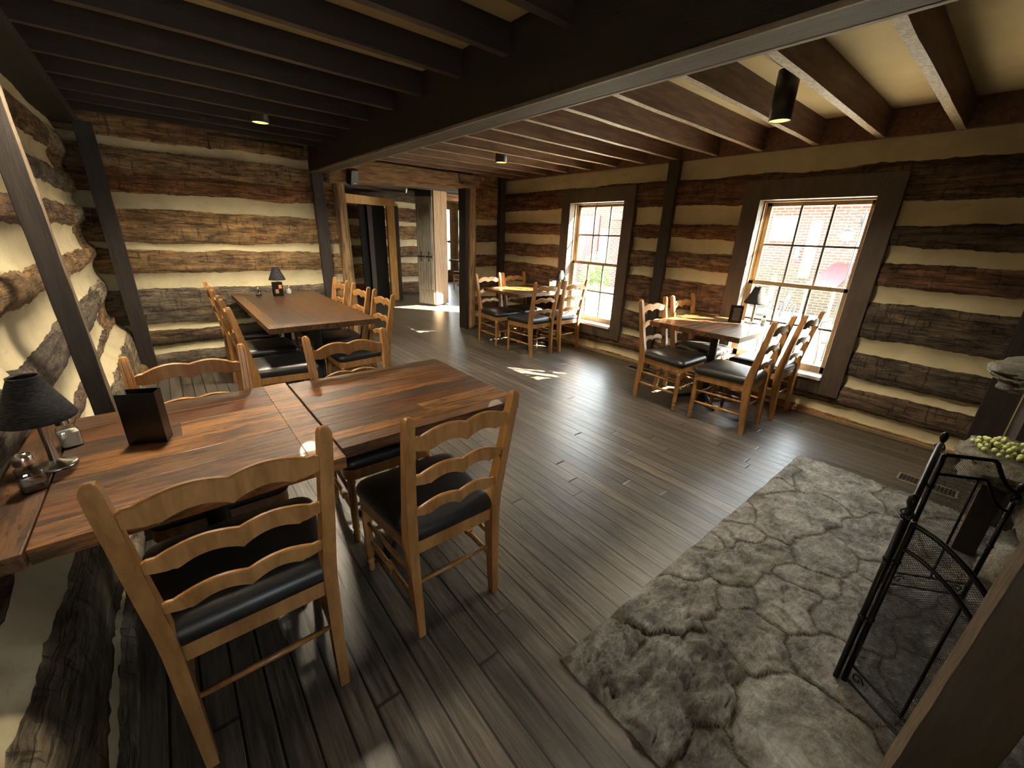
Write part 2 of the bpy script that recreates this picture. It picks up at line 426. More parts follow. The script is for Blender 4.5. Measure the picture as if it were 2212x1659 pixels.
# ------------------------------------------------------------------ log walls
TAN = (.235, .15, .075); TAN2 = (.26, .175, .09); RED = (.22, .105, .05); BRN = (.15, .085, .05)
DRK = (.098, .074, .055); GRY = (.16, .135, .10); UMB = (.125, .085, .056); CR = (1, 1, 1)
def log_wall(name, P0, udir, nrm, L, courses, holes=(), axis='x', prof=None, seed=0, amp=.018, uo=0.0, du=.017, splits=None, z0=0.0, extra=None):
    """courses: (z_top, 'l'|'c', tone); udir along the wall, nrm into the room"""
    U = Vector(udir); Nn = Vector(nrm); P0 = Vector(P0)
    nu = int(L/du)+1
    us = [L*i/nu for i in range(nu+1)]
    def edge(k, u, z):
        if k == 0: return z
        return z + amp*(1.5*nz(u+uo, k*7.3+seed, 0, 1.1) + .8*nz(u+uo, k*3.1+seed, 5, 4.5) + .42*nz(u+uo, k, 9, 17) + .25*nz(u+uo, k, 4, 43))
    rows = []; cols = []; kinds = []
    zb = z0
    for ci, (zt, ty, tone) in enumerate(courses):
        n = 9 if ty == 'l' else 5
        for j in range(n + (1 if ci == len(courses)-1 else 0)):
            rows.append((ci, j/n, zb, zt, ty))
        for j in range(n): kinds.append((ci, ty, tone))
        zb = zt
    vs = []
    last = len(courses)-1
    for (ci, t, a, zt, ty) in rows:
        for u in us:
            ea = edge(ci, u, a); et = zt if ci == last else edge(ci+1, u, zt)
            z = ea+(et-ea)*t
            if ty == 'l':
                d = .030*(1-abs(2*t-1)**3.2) + .014*nz(u*1.3+uo, z*3, seed+ci) + .009*nz(u*6, z*11, seed+3) + .006*abs(nz(u*3, z*45, seed+6)) + .004*nz(u*25, z*30, seed)
            else:
                d = -.020*(math.sin(PI*t)**.6 if 0 < t < 1 else 0) + .006*nz(u*7, z*9, seed+9) + .003*nz(u*22, z*22, seed+4)
            if prof: d += prof(z, u)
            p = P0 + U*u + Nn*d; vs.append((p.x, p.y, z))
    nn = len(us); fs = []; mi = []; cc = []
    for r in range(len(rows)-1):
        ci, ty, tone = kinds[r]
        for i in range(nu):
            um = (us[i]+us[i+1])/2; zm = (vs[r*nn+i][2]+vs[(r+1)*nn+i][2])/2
            if any(h[0] < um < h[1] and h[2] < zm < h[3] for h in holes): continue
            fs.append((r*nn+i, r*nn+i+1, (r+1)*nn+i+1, (r+1)*nn+i)); k, tn = ty, tone
            if extra:
                e = extra(um, zm, ci)
                if e: k, tn = e
            mi.append(0 if k == 'l' else 1); cc.append(tn)
    b = MB(); b.add(vs, fs, mi, True, cc)
    return st(b.build(name, ['log_'+axis, 'chink']))

# back wall, left part (behind the long table): X from -.5 to 1.8
bl = [(.14, 'l', GRY), (.235, 'c', CR), (.405, 'l', UMB), (.475, 'c', CR), (.835, 'l', GRY), (1.0, 'c', CR), (1.225, 'l', TAN),
      (1.30, 'c', CR), (1.61, 'l', TAN), (1.77, 'c', CR), (1.955, 'l', RED), (2.16, 'l', TAN2), (2.24, 'c', CR), (2.5, 'l', TAN)]
log_wall('wall_back', (-.6, YB, 0), (1, 0, 0), (0, -1, 0), 2.42, bl, axis='x', seed=3)
# back wall, right of the doorway
br = [(.17, 'l', BRN), (.275, 'c', CR), (.363, 'l', BRN), (.911, 'c', CR), (1.174, 'l', (.17, .10, .055)), (1.371, 'c', CR), (1.622, 'l', UMB), (1.80, 'c', CR), (2.5, 'l', TAN2)]
br = [(.17, 'l', (.20, .12, .06)), (.28, 'c', CR), (.50, 'l', (.20, .12, .06)), (.60, 'c', CR), (.80, 'l', (.20, .12, .06)), (1.0, 'c', CR), (1.174, 'l', (.17, .10, .055)), (1.371, 'c', CR), (1.622, 'l', UMB), (1.72, 'c', CR), (2.5, 'l', (.27, .165, .075))]  # warm light of this corner put into the log tones
log_wall('wall_back_right', (3.86, YB, 0), (1, 0, 0), (0, -1, 0), .7, br, axis='x', seed=13)
# window wall, u runs along +Y from y=-.3
YO = -.3
W1 = (3.32, 4.20, .39, 1.93); W2 = (.915, 1.775, .375, 1.885)
rw = [(.04, 'l', (.22, .12, .05)), (.14, 'c', (1, 1, 1)), (.33, 'l', UMB), (.42, 'c', CR), (.64, 'l', DRK), (.77, 'c', CR), (1.08, 'l', DRK), (1.20, 'c', CR), (1.385, 'l', BRN),
      (1.52, 'c', CR), (1.68, 'l', DRK), (1.86, 'c', CR), (2.11, 'l', UMB), (2.5, 'c', CR)]
def rext(u, z, ci):
    y = u+YO
    if ci in (2, 4, 6, 8, 10, 12) and y > 1.85:             # warm sun bounce put into the log tones towards the far corner
        return 'l', {2: BRN, 4: (.13, .08, .05), 6: (.16, .09, .052), 8: (.18, .11, .06), 10: (.19, .10, .052), 12: (.13, .07, .04)}[ci]
def rprof(z, u): return 0
log_wall('wall_right', (XW, YO, 0), (0, 1, 0), (-1, 0, 0), YB-YO+.02, rw, holes=[(W[0]-YO-.05, W[1]-YO+.05, W[2]-.05, W[3]+.05) for W in (W1, W2)], axis='y', seed=21, extra=rext)
# left wall: heavy rounded base logs stand forward of the logs above
def lprof(z, u):
    y = u-1.4
    base = -.14 if z > .55 else (-.06 if z > .16 else 0)
    t = min(1, max(0, (z-.10)/.10)); a = 0-.05*t*t*(3-2*t)
    t2 = min(1, max(0, (z-.42)/.16)); a -= .10*t2*t2*(3-2*t2)
    a += .018*nz(y*1.5, z*2.2, 4)
    for yc in (2.27, 1.30):                                         # crooked open joint where log ends meet
        yj = yc+.05*nz(z*2, yc, 2, 1.5)
        if z > .5: a -= .06*math.exp(-((y-yj)/.022)**2)
    return a
lw = [(.115, 'l', (.19, .165, .12)), (.135, 'c', (.3, .28, .25)), (.45, 'l', (.17, .14, .095)), (.56, 'c', CR), (.60, 'l', UMB), (.77, 'c', CR), (.96, 'l', (.11, .09, .07)), (1.13, 'c', CR), (1.27, 'l', TAN), (1.47, 'c', CR), (1.62, 'l', (.17, .11, .07)),
      (1.73, 'c', CR), (1.87, 'l', (.15, .13, .10)), (2.02, 'c', CR), (2.20, 'l', (.17, .11, .07)), (2.5, 'c', CR)]
def lext(u, z, ci):
    y = u-1.4
    j = 2.27+.05*nz(z*2, 2.27, 2, 1.5)
    if abs(y-j) < .022 and z > .5: return 'l', (.025, .018, .014)
    j = 5.0+.12*math.floor(z/.23 % 2)
    if y > j+.1*nz(z*3, 1, 7): return ('l', TAN) if ci % 4 in (0, 1) else ('l', (.30, .25, .17)) if ci % 4 == 2 else None
log_wall('wall_left', (-.36, -1.4, 0), (0, 1, 0), (1, 0, 0), YB+1.42, lw, axis='y', prof=lprof, seed=31, extra=lext, amp=.022)
# walls behind the camera and beside the chimney
nw = [(.3, 'l', BRN), (.42, 'c', CR), (.8, 'l', GRY), (.92, 'c', CR), (1.3, 'l', BRN), (1.42, 'c', CR), (1.8, 'l', TAN), (1.92, 'c', CR), (2.3, 'l', BRN), (2.5, 'c', CR)]
log_wall('wall_near', (-.9, -1.4, 0), (1, 0, 0), (0, 1, 0), 2.1, nw, holes=[(.87, 1.43, .97, 1.78)], axis='x', seed=41)
b = MB(); b.box(-.95, .0, -1.60, -1.52, 0, 2.5); b.box(.50, XW+.15, -1.60, -1.52, 0, 2.5); b.box(.0, .50, -1.60, -1.52, 0, 1.0); b.box(.0, .50, -1.60, -1.52, 1.75, 2.5); b.box(-.95, -.88, -1.6, YB+.1, 0, 2.5); st(b.build('wall_rear', 'chink'))
b = MB(); b.box(3.42, XW+.1, -.36, -.22, 0, 2.5)
st(b.build('wall_near_right', 'post_wood'), 'dark timber partition between the fireplace and the window wall')
b = MB(); b.box(XW-.085, XW+.04, -.40, -.06, 0, 2.29)
st(b.build('trim_1', 'post_wood', bevel=.006), 'dark corner board at the near end of the window wall')
b = MB(); b.box(4.22, 4.24, -.236, -.215, 0, 2.3)
st(b.build('trim_2', 'chink'), 'thin pale plaster seam on the dark near corner')

# ------------------------------------------------------------------ joists, plates and main beam
ti = 3
def trim(b, mats, label=None, bevel=.004):
    global ti
    o = b.build('trim_%d' % ti, mats, bevel=bevel); ti += 1
    return st(o, label)
def joist(x0, x1, y, w_, z0a, z0b, ztop, mats):
    """sawn joist, sides material 0, lighter underside material 1, edges slightly uneven"""
    b = MB(); n = max(6, int((x1-x0)/.12)); secs = []
    for i in range(n+1):
        x = x0+(x1-x0)*i/n; zb = z0a+(z0b-z0a)*i/n + .004*nz(x*2, y*9); dy = .006*nz(x*1.1, y*5, 3); e = .003*nz(x*5, y*3, 8)
        secs.append([(x, y-w_/2+dy+e, zb), (x, y+w_/2+dy-e, zb+.003*nz(x*3, y, 2)), (x, y+w_/2, ztop), (x, y-w_/2, ztop)])
    vs = [p for q in secs for p in q]; fs = []; mi = []
    for i in range(n):
        for k in range(4): k2 = (k+1) % 4; fs.append((i*4+k, i*4+k2, (i+1)*4+k2, (i+1)*4+k)); mi.append(1 if k == 0 else 0)
    fs.append((0, 1, 2, 3)); fs.append((n*4, n*4+1, n*4+2, n*4+3)); mi += [0, 0]
    b.add(vs, fs, mi)
    return trim(b, mats, None, 0)
yr = [.13, .575, 1.01, 1.44, 1.88, 2.30, 2.71, 3.13, 3.52, 3.92, 4.34, 4.76, 5.16, 5.50]
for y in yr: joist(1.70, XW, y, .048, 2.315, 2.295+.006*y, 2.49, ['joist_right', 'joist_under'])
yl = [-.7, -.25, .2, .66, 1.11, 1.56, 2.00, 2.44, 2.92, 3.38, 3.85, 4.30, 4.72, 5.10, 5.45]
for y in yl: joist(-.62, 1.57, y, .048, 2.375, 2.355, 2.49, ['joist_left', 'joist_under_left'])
b = MB(); b.box(1.56, 1.715, -1.4, YB+.02, 2.11, 2.49, 0)
b.m[0] = 1
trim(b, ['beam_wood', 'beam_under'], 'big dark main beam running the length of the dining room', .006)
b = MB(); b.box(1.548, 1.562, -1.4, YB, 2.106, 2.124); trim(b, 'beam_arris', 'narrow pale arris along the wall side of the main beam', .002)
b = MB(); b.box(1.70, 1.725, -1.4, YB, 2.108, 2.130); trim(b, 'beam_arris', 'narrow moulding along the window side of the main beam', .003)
b = MB(); b.box(-.62, -.34, -1.4, YB, 2.29, 2.38); trim(b, 'post_wood', 'dark wall plate on top of the left log wall')
b = MB(); b.box(XW-.02, XW+.1, -.3, YB, 2.30, 2.49); trim(b, 'joist_right', 'dark board closing the joist ends above the window wall')
b = MB(); b.box(1.7, XW, YB-.16, YB+.02, 2.37, 2.49); trim(b, 'joist_right', 'dark board above the doorway lintel')

# ------------------------------------------------------------------ posts
def post(x0, x1, y0, y1, z0, z1, lx=0, ly=0, lab=None, face=None, mats=('post_wood', 'post_edge'), rough=.004):
    """square post with uneven arrises; lx, ly lean of the top"""
    b = MB(); n = 24; secs = []
    for i in range(n+1):
        t = i/n; z = z0+(z1-z0)*t; ox, oy = lx*t, ly*t
        j = [rough*nz(z*9, k*5.1+x0*3, y0) for k in range(8)]
        secs.append([(x0+ox+j[0], y0+oy+j[1], z), (x1+ox+j[2], y0+oy+j[3], z), (x1+ox+j[4], y1+oy+j[5], z), (x0+ox+j[6], y1+oy+j[7], z)])
    vs = [p for q in secs for p in q]; fs = []; mi = []
    for i in range(n):
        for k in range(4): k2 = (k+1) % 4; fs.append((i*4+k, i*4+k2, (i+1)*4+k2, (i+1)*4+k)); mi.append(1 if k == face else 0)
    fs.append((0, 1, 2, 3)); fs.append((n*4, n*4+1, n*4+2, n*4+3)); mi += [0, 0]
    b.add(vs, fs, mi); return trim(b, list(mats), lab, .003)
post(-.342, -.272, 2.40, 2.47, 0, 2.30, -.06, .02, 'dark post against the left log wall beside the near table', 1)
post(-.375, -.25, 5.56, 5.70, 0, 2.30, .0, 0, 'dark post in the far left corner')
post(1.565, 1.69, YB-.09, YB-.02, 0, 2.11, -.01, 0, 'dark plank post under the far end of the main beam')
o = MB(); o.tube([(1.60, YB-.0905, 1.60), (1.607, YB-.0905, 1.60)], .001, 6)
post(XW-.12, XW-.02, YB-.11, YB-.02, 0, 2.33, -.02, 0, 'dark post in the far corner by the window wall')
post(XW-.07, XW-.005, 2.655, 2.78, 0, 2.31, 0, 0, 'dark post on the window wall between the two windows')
post(1.15, 1.285, -.245, -.128, 0, 2.12, 0, -.055, 'dark post with a rough lit-coloured edge in the near right foreground', 2, rough=.003)
# doorway: round trunk jambs, log stub and lintel
def trunk(pts, r, name=None, lab=None, m_='rough_z', seed=0):
    b = MB(); n = 18; secs = []
    P = [Vector(p) for p in pts]; N_ = 30
    for i in range(N_+1):
        t = i/N_; p = P[0].lerp(P[1], t); s_ = []
        for k in range(n):
            a = 2*PI*k/n; rr = r*(1+.10*nz(math.cos(a)*1.3+seed, math.sin(a)*1.3, t*4)+.05*nz(math.cos(a)*4, math.sin(a)*4+seed, t*9))
            d = (P[1]-P[0]).normalized(); u = d.orthogonal().normalized(); v_ = d.cross(u)
            s_.append(tuple(p+u*math.cos(a)*rr+v_*math.sin(a)*rr))
        secs.append(s_)
    b.loft(secs, 0, True); return trim(b, m_, lab, 0)
trunk([(1.905, YB-.03, 0), (1.865, YB-.03, 2.10)], .074, lab='rough peeled trunk forming the left doorway jamb', seed=2)
trunk([(3.825, YB-.06, 0), (3.84, YB-.06, 2.2)], .070, lab='rough peeled trunk forming the right doorway jamb', m_='rough_z', seed=5)
post(3.70, 3.752, YB-.10, YB+.10, 0, 2.18, 0, 0, 'dark plank beside the right doorway jamb')
log_wall('wall_back_stub', (1.69, YB-.015, 0), (1, 0, 0), (0, -1, 0), .17, [(.3, 'l', GRY), (.45, 'c', CR), (.75, 'l', TAN), (.95, 'c', CR), (1.2, 'l', TAN), (1.3, 'c', CR), (1.45, 'l', TAN), (1.6, 'c', CR), (1.8, 'l', BRN), (1.95, 'c', CR), (2.3, 'l', TAN2)], axis='x', seed=51, du=.02)
b = MB(); secs = []
for i in range(31):
    x = 1.74+(3.93-1.74)*i/30; zb = 2.03+.10*(x-1.95)/1.75+.012*nz(x*3, 1, 1); zt = 2.31; yy = YB-.15+.01*nz(x*2, 5)
    secs.append([(x, yy, zb+.02), (x, yy+.03, zb), (x, YB+.10, zb), (x, YB+.12, zb+.02), (x, YB+.12, zt), (x, yy, zt)])
b.loft(secs, 0, True); trim(b, 'rough_x', 'hewn log lintel over the doorway', .004)
b = MB(); b.box(1.69, 3.95, YB+.02, YB+.10, 2.25, 2.5); trim(b, 'joist_right', None)
# the back wall has thickness on its far side
b = MB(); b.box(-1, 1.83, YB+.12, YB+.16, 0, 2.5); b.box(3.8, 5.3, YB+.12, YB+.16, 0, 2.5); b.box(6.2, 6.35, YB+.12, YB+.16, 0, 2.5); b.box(5.3, 6.2, YB+.12, YB+.16, 0, .6); b.box(5.3, 6.2, YB+.12, YB+.16, 2.0, 2.5); st(b.build('wall_back_rear', 'chink'))

# baseboard strip of the window wall
b = MB(); b.box(XW-.05, XW+.02, -.05, YB-.1, 0, .03); st(b.build('baseboard_right', 'sash', bevel=.004))

# ------------------------------------------------------------------ windows
def window(idx, W, tw=(.155, .155, .17, .16), lab=None):
    y0, y1, z0, z1 = W
    r = D.objects.new('window_%d' % idx, None); col.objects.link(r); r.location = (XW, (y0+y1)/2, z0); st(r, lab)
    X = lambda x: x-XW
    Y = lambda y: y-(y0+y1)/2
    Z = lambda z: z-z0
    def bx(b, x0, x1, ya, yb, za, zb, mi=0): b.box(x0, x1, Y(ya), Y(yb), Z(za), Z(zb), mi)
    tl, tr, tt, tb = tw
    b = MB(); bx(b, -.055, .02, y0-tl, y0, z0-tb, z1+tt); bx(b, -.055, .02, y1, y1+tr, z0-tb, z1+tt)
    bx(b, -.0555, .02, y0, y1, z1, z1+tt); bx(b, -.0555, .02, y0, y1, z0-tb, z0-.012)
    b.build('casing', 'trim', r, .004)
    b = MB(); bx(b, .02, .148, y0-.04, y0, z0-.03, z1+.03); bx(b, .02, .148, y1, y1+.04, z0-.03, z1+.03); bx(b, .02, .148, y0, y1, z1, z1+.03)
    for q in (.045, .095): bx(b, q, q+.016, y0, y0+.014, z0, z1); bx(b, q, q+.016, y1-.014, y1, z0, z1); bx(b, q, q+.016, y0, y1, z1-.014, z1)
    b.build('jamb', 'sash', r, .002)
    b = MB(); bx(b, -.08, .23, y0, y1, z0-.03, z0); b.build('sill', 'white', r, .003)
    zm = z0+(z1-z0)*.505
    for nm, xa, za, zb in (('lower_sash', .062, z0+.005, zm+.018), ('upper_sash', .112, zm-.018, z1-.012)):
        f = .042; fb = .06 if nm[0] == 'l' else .034
        b = MB(); x1 = xa+.030
        bx(b, xa, x1, y0+.012, y0+.012+f, za, zb); bx(b, xa, x1, y1-.012-f, y1-.012, za, zb)
        bx(b, xa, x1, y0+.012, y1-.012, za, za+fb); bx(b, xa, x1, y0+.012, y1-.012, zb-.034, zb)
        o = b.build(nm, 'sash', r, .002)
        b = MB(); ya, yb = y0+.012+f, y1-.012-f
        for k in (1, 2): q = ya+(yb-ya)*k/3; bx(b, xa+.004, x1-.004, q-.009, q+.009, za+fb, zb-.034)
        q = (za+fb+zb-.034)/2; bx(b, xa+.0045, x1-.0045, ya, yb, q-.009, q+.009)
        b.build('muntins', 'trim', o)
        b = MB(); bx(b, xa+.013, xa+.016, ya, yb, za+fb, zb-.034); b.build('pane', 'glass', o)
    return r
window(1, W1, lab='far sash window with dark casing behind the corner table')
window(2, W2, lab='near sash window with dark casing behind the sunlit table')

r = D.objects.new('window_5', None); col.objects.link(r); r.location = (.25, -1.4, 1.0); st(r, 'added fill window behind the camera in the near log wall')  # unseen opening added to give the foreground cool fill
b = MB()
for x0, x1, z0, z1 in ((-.40, -.25, -.15, .92), (.25, .40, -.15, .92), (-.25, .25, .77, .92), (-.25, .25, -.15, .0)): b.box(x0, x1, -.13, .06, z0, z1)
b.build('casing', 'trim', r, .004)
b = MB()
for q in (-.08, .08): b.box(q-.01, q+.01, -.06, -.03, .0, .77)
b.box(-.25, .25, -.061, -.029, .37, .39)
b.build('muntins', 'trim', r)
b = MB(); b.add([(-.25, -.045, .0), (.25, -.045, .0), (.25, -.045, .77), (-.25, -.045, .77)], [(0, 1, 2, 3)]); b.build('pane', 'glass', r)
# ------------------------------------------------------------------ chair
def slat_part(w_, z, hgt, y, parent):
    """serpentine ladder slat between the posts"""
    b = MB(); n = 48; secs = []
    for i in range(n+1):
        s = -1+2*i/n; a = abs(s)
        t = min(1, a/.84)
        hump = .027*(math.sin(PI*(.16+.84*t))**.9 if t < 1 else 0) if True else 0
        top = hgt*.5 - .018 + hump + (.005*math.exp(-((a-.90)/.03)**2)) - .006*max(0, a-.84)/.16
        low = -hgt*.5 + .022*math.sin(PI*min(1, a/.66))**.8*(1 if a < .66 else 0) + .004*math.exp(-((a-.70)/.04)**2) + (.010*(a-.66)/.34 if a > .66 else 0)
        x = s*w_/2; yy = y-.018*(1-s*s)
        h = .0085
        secs.append([(x, yy-h, z+low+.003), (x, yy-h+.003, z+low), (x, yy+h-.003, z+low), (x, yy+h, z+low+.003),
                     (x, yy+h, z+top-.004), (x, yy+h-.004, z+top), (x, yy-h+.004, z+top), (x, yy-h, z+top-.004)])
    b.loft(secs, 0, False)
    return b.build('slat', 'chair_wood', parent)
def make_chair(label):
    r = thing('ladderback_chair', label, 'chair')
    # seat cushion: trapezoid with rounded corners, domed
    def outline(sc, n=10):
        P = []; hw0, hw1, y0, y1, rc = .195*sc, .235*sc, -.215*sc, .235*sc, .05
        cs = [(hw1-rc, y1-rc, 0), (-hw1+rc, y1-rc, 90), (-hw0+rc*.6, y0+rc*.6, 180), (hw0-rc*.6, y0+rc*.6, 270)]
        for i, (cx, cy, a0) in enumerate(cs):
            q = rc if i < 2 else rc*.6
            for k in range(n+1):
                a = math.radians(a0+90*k/n); P.append((cx+q*math.cos(a), cy+q*math.sin(a)))
        return P
    b = MB(); secs = []
    for sc, z in ((.97, .422), (1.005, .430), (1.022, .445), (1.018, .460), (.99, .474), (.93, .485), (.82, .493), (.6, .499), (.3, .502), (.02, .503)):
        secs.append([(x, y, z) for x, y in outline(max(sc, .02)) ] if sc > .5 else [(x*sc, y*sc, z) for x, y in outline(1)])
    b.loft(secs, 0, True); s_ = b.build('seat', 'vinyl', r)
    b = MB(); o1 = outline(.985); o0 = outline(.90)
    n = len(o1); vs = [(x, y, .425) for x, y in o1]+[(x, y, .372) for x, y in o1]+[(x, y, .372) for x, y in o0]+[(x, y, .425) for x, y in o0]
    b.add(vs, [(k+a*n, (k+1) % n+a*n, (k+1) % n+((a+1) % 4)*n, k+((a+1) % 4)*n) for a in range(4) for k in range(n)], 0, False)
    b.build('seat_frame', 'chair_wood', r)
    # rear posts run from the floor to the top of the back
    for sx in (-1, 1):
        b = MB(); secs = []
        for z, y, x, dx, dy in ((0, -.232, .178, .014, .018), (.12, -.222, .180, .016, .021), (.26, -.210, .183, .018, .025), (.38, -.203, .185, .0185, .029), (.44, -.203, .186, .0185, .030), (.50, -.209, .188, .0185, .028), (.70, -.243, .198, .0175, .022), (.92, -.282, .207, .0165, .018), (.952, -.288, .208, .016, .017)):
            X = sx*x; g1, g2 = dx*.5, .0022 if z > .44 else 0
            secs.append([(X-dx, y-dy, z), (X+dx, y-dy, z), (X+dx, y+dy, z), (X+g1+.002, y+dy, z), (X+g1, y+dy-g2, z), (X+g1-.002, y+dy, z), (X-g1+.002, y+dy, z), (X-g1, y+dy-g2, z), (X-g1-.002, y+dy, z), (X-dx, y+dy, z)])
        z, y, x, dx, dy = .952, -.288, .208, .016, .017
        for q, dz in ((.9, .008), (.68, .015), (.3, .019)):
            X = sx*x; secs.append([(X+(p[0]-X)*q, y-.002+(p[1]-y)*q, z+dz) for p in secs[8]])
        b.loft(secs, 0, False); b.build('post', 'chair_wood', r, .003)
        # turned front leg
        b = MB(); b.lathe([(.010, 0), (.013, .004), (.0155, .02), (.0145, .035), (.0115, .045), (.0175, .052), (.0175, .06), (.0125, .068), (.0135, .078), (.0185, .088), (.0165, .10), (.0175, .16), (.0195, .24), (.020, .30), (.0175, .335), (.0215, .345), (.0215, .352), (.018, .36), (.019, .375)], 16, 0, True, (sx*.205, .205))
        b.build('leg', 'chair_wood', r)
    for z, h, y in ((.872, .074, -.274), (.722, .062, -.247), (.580, .056, -.226)):
        slat_part(2*(.188+(z-.45)*.04)-.02, z, h, y, r)
    for sx in (-1, 1):
        b = MB(); b.tube([(sx*.183, -.195, .275), (sx*.195, .0, .275), (sx*.205, .2, .275)], [.008, .0105, .008], 8); b.build('stretcher', 'chair_wood', r)
    for sx in (-1, 1):
        b = MB(); P = [(-.195, .008), (-.12, .012), (-.04, .012), (-.03, .008), (.03, .008), (.04, .012), (.12, .012), (.195, .008)]
        b.tube([(sx*(.192+.03*q), q, .165) for q, _ in P], [rr for _, rr in P], 8)
        b.box(sx*.192-.013, sx*.192+.013, -.028, .028, .152, .178)
        b.build('stretcher', 'chair_wood', r)
    b = MB(); b.tube([(-.178, -.2, .225), (0, -.2, .225), (.178, -.2, .225)], [.008, .0105, .008], 8); b.build('stretcher', 'chair_wood', r)
    b = MB(); P = [(-.2, .008), (-.1, .013), (-.045, .009), (.045, .009), (.1, .013), (.2, .008)]
    b.tube([(q, .205, .215) for q, _ in P], [rr for _, rr in P], 8); b.box(-.03, .03, .192, .218, .202, .228); b.build('stretcher', 'chair_wood', r)
    return r
CH = [  # x, y, rot, label, group
 (.022, 1.350, 0, 'honey ladderback chair at the near table, closest to the camera beside the left wall'),
 (.690, 1.348, 0, 'honey ladderback chair at the near table, standing clear at the striped tabletop end'),
 (.004, 1.985, PI, 'honey ladderback chair behind the near table, between the black menu tent and the left post'),
 (.706, 1.985, PI, 'honey ladderback chair behind the striped end of the near table'),
 (.575, 3.60, -PI/2, 'chair on the wall side of the long table, nearest of the three there'),
 (.575, 4.22, -PI/2, 'chair on the wall side of the long table, middle of the three there'),
 (.575, 4.93, -PI/2, 'chair on the wall side of the long table, farthest of the three there'),
 (1.235, 3.71, PI/2, 'chair on the doorway side of the long table, nearest of the three there'),
 (1.235, 4.28, PI/2, 'chair on the doorway side of the long table, middle of the three there'),
 (1.235, 4.90, PI/2, 'chair on the doorway side of the long table, farthest, by the plank post'),
 (3.63, 4.665, PI, 'sunlit chair at the corner table with its back to the wall by the doorway jamb'),
 (4.12, 4.675, PI, 'chair at the corner table tucked in the room corner under the dark corner post'),
 (3.675, 4.035, 0, 'chair at the corner table with its back to the camera, left of the two'),
 (4.20, 4.035, 0, 'chair at the corner table with its back to the camera, against the far window'),
 (3.645, 1.945, PI, 'sunlit chair facing the camera at the table by the near window, nearer the aisle'),
 (4.20, 1.945, PI, 'sunlit chair facing the camera at the table by the near window, below the wall post'),
 (3.63, 1.365, .02, 'chair backing the camera at the table by the near window, nearer the aisle'),
 (4.20, 1.325, -.03, 'chair with its back to the camera at the near-window table, by the casing'),
]
c0 = make_chair(CH[0][3])
for i, (x, y, a, lab) in enumerate(CH):
    grp = 'ladderback chairs around the dining tables'
    if i == 0: c0.location = (x, y, 0); c0.rotation_euler = (0, 0, a); c0['group'] = grp
    else: dup(c0, (x, y, 0), a, lab, grp)

# ------------------------------------------------------------------ tables
TONES = [(.125, .050, .014), (.185, .080, .022), (.085, .032, .011), (.155, .064, .017), (.10, .048, .020), (.21, .098, .031), (.066, .033, .016)]
def plank_top(b, x0, x1, y0, y1, z, th, along='x', n=8, bread=None, dk=1.0):
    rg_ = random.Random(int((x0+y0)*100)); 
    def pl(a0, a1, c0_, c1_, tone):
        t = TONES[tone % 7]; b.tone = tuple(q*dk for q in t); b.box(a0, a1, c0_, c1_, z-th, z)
    gp = .0005
    if bread:                                     # boards closing the ends
        bw = .10
        if bread in ('r', 'b'): pl(x1-bw, x1, y0, y1, 1); x1 -= bw+gp
        if bread in ('b',): pl(x0, x0+bw, y0, y1, 3); x0 += bw+gp
        if bread == 'y': pl(x0, x1, y0, y0+bw, 1); y0 += bw+gp; pl(x0, x1, y1-bw, y1, 3); y1 -= bw+gp
    W_ = (y1-y0) if along == 'x' else (x1-x0); ed = [0]
    for k in range(n): ed.append(ed[-1]+1+rg_.random()*.5)
    for k in range(n):
        a = W_*ed[k]/ed[-1]; c = W_*ed[k+1]/ed[-1]-gp; t = rg_.randrange(7)
        cut = rg_.random()
        lo, hi = (x0, x1) if along == 'x' else (y0, y1)
        if cut < .22:
            mid = lo+(hi-lo)*(.25+.5*rg_.random())
            parts = ((lo, mid-gp, t), (mid, hi, rg_.randrange(7)))
        else: parts = ((lo, hi, t),)
        for p, q, tt in parts:
            if along == 'x': pl(p, q, y0+a, y0+c, tt)
            else: pl(x0+a, x0+c, p, q, tt)
def table(label, x0, x1, y0, y1, z, along='x', n=8, bread=None, peds=None, dk=1.0, group=None):
    cx, cy = (x0+x1)/2, (y0+y1)/2
    r = thing('dining_table', label, 'table', (cx, cy, 0), 0, group)
    b = MB(); plank_top(b, x0-cx, x1-cx, y0-cy, y1-cy, z, .044, along, n, bread, dk)
    o = b.build('tabletop', 'table', r, .0012)
    if along == 'y': 
        o.data.materials[0] = M['table_y']
    for px, py in peds or [(cx, cy)]:
        X, Y = px-cx, py-cy
        b = MB(); b.lathe([(.11, z-.044), (.11, z-.048), (.04, z-.05), (.038, z-.06), (.038, .07), (.05, .06), (.06, .045), (.06, .03)], 20, 0, True, (X, Y)); b.build('pedestal', 'iron', r)
        b = MB()
        for k in range(4):
            a = PI/4+k*PI/2; P = [(X+math.cos(a)*q, Y+math.sin(a)*q, zz) for q, zz in ((.03, .05), (.12, .045), (.22, .03), (.29, .018))]
            b.tube(P, [.024, .020, .016, .013], 8); b.ball((X+math.cos(a)*.29, Y+math.sin(a)*.29, .012), .016, 10)
        b.build('base', 'iron', r)
    return r
def tm_y():
    m2 = M['table'].copy(); m2.name = 'table_planks_lengthwise'
    for nd in m2.node_tree.nodes:
        if nd.type == 'MAPPING': s = nd.inputs['Scale'].default_value; nd.inputs['Scale'].default_value = (s[1], s[0], s[2])
    return m2
M['table_y'] = tm_y()
ZT = .76
table('near dining table of worn orange-brown planks holding the black lamp and menu tent', -.382, .362, 1.31, 2.215, ZT, 'x', 7, 'r', [(-.02, 1.75)])
table('striped plank table joined to the right end of the near dining table', .370, 1.20, 1.375, 2.185, ZT, 'x', 10, None, [(.79, 1.78)])
b = MB(); plank_top(b, -.498, -.386, 1.30, 2.25, ZT, .044, 'y', 1); 
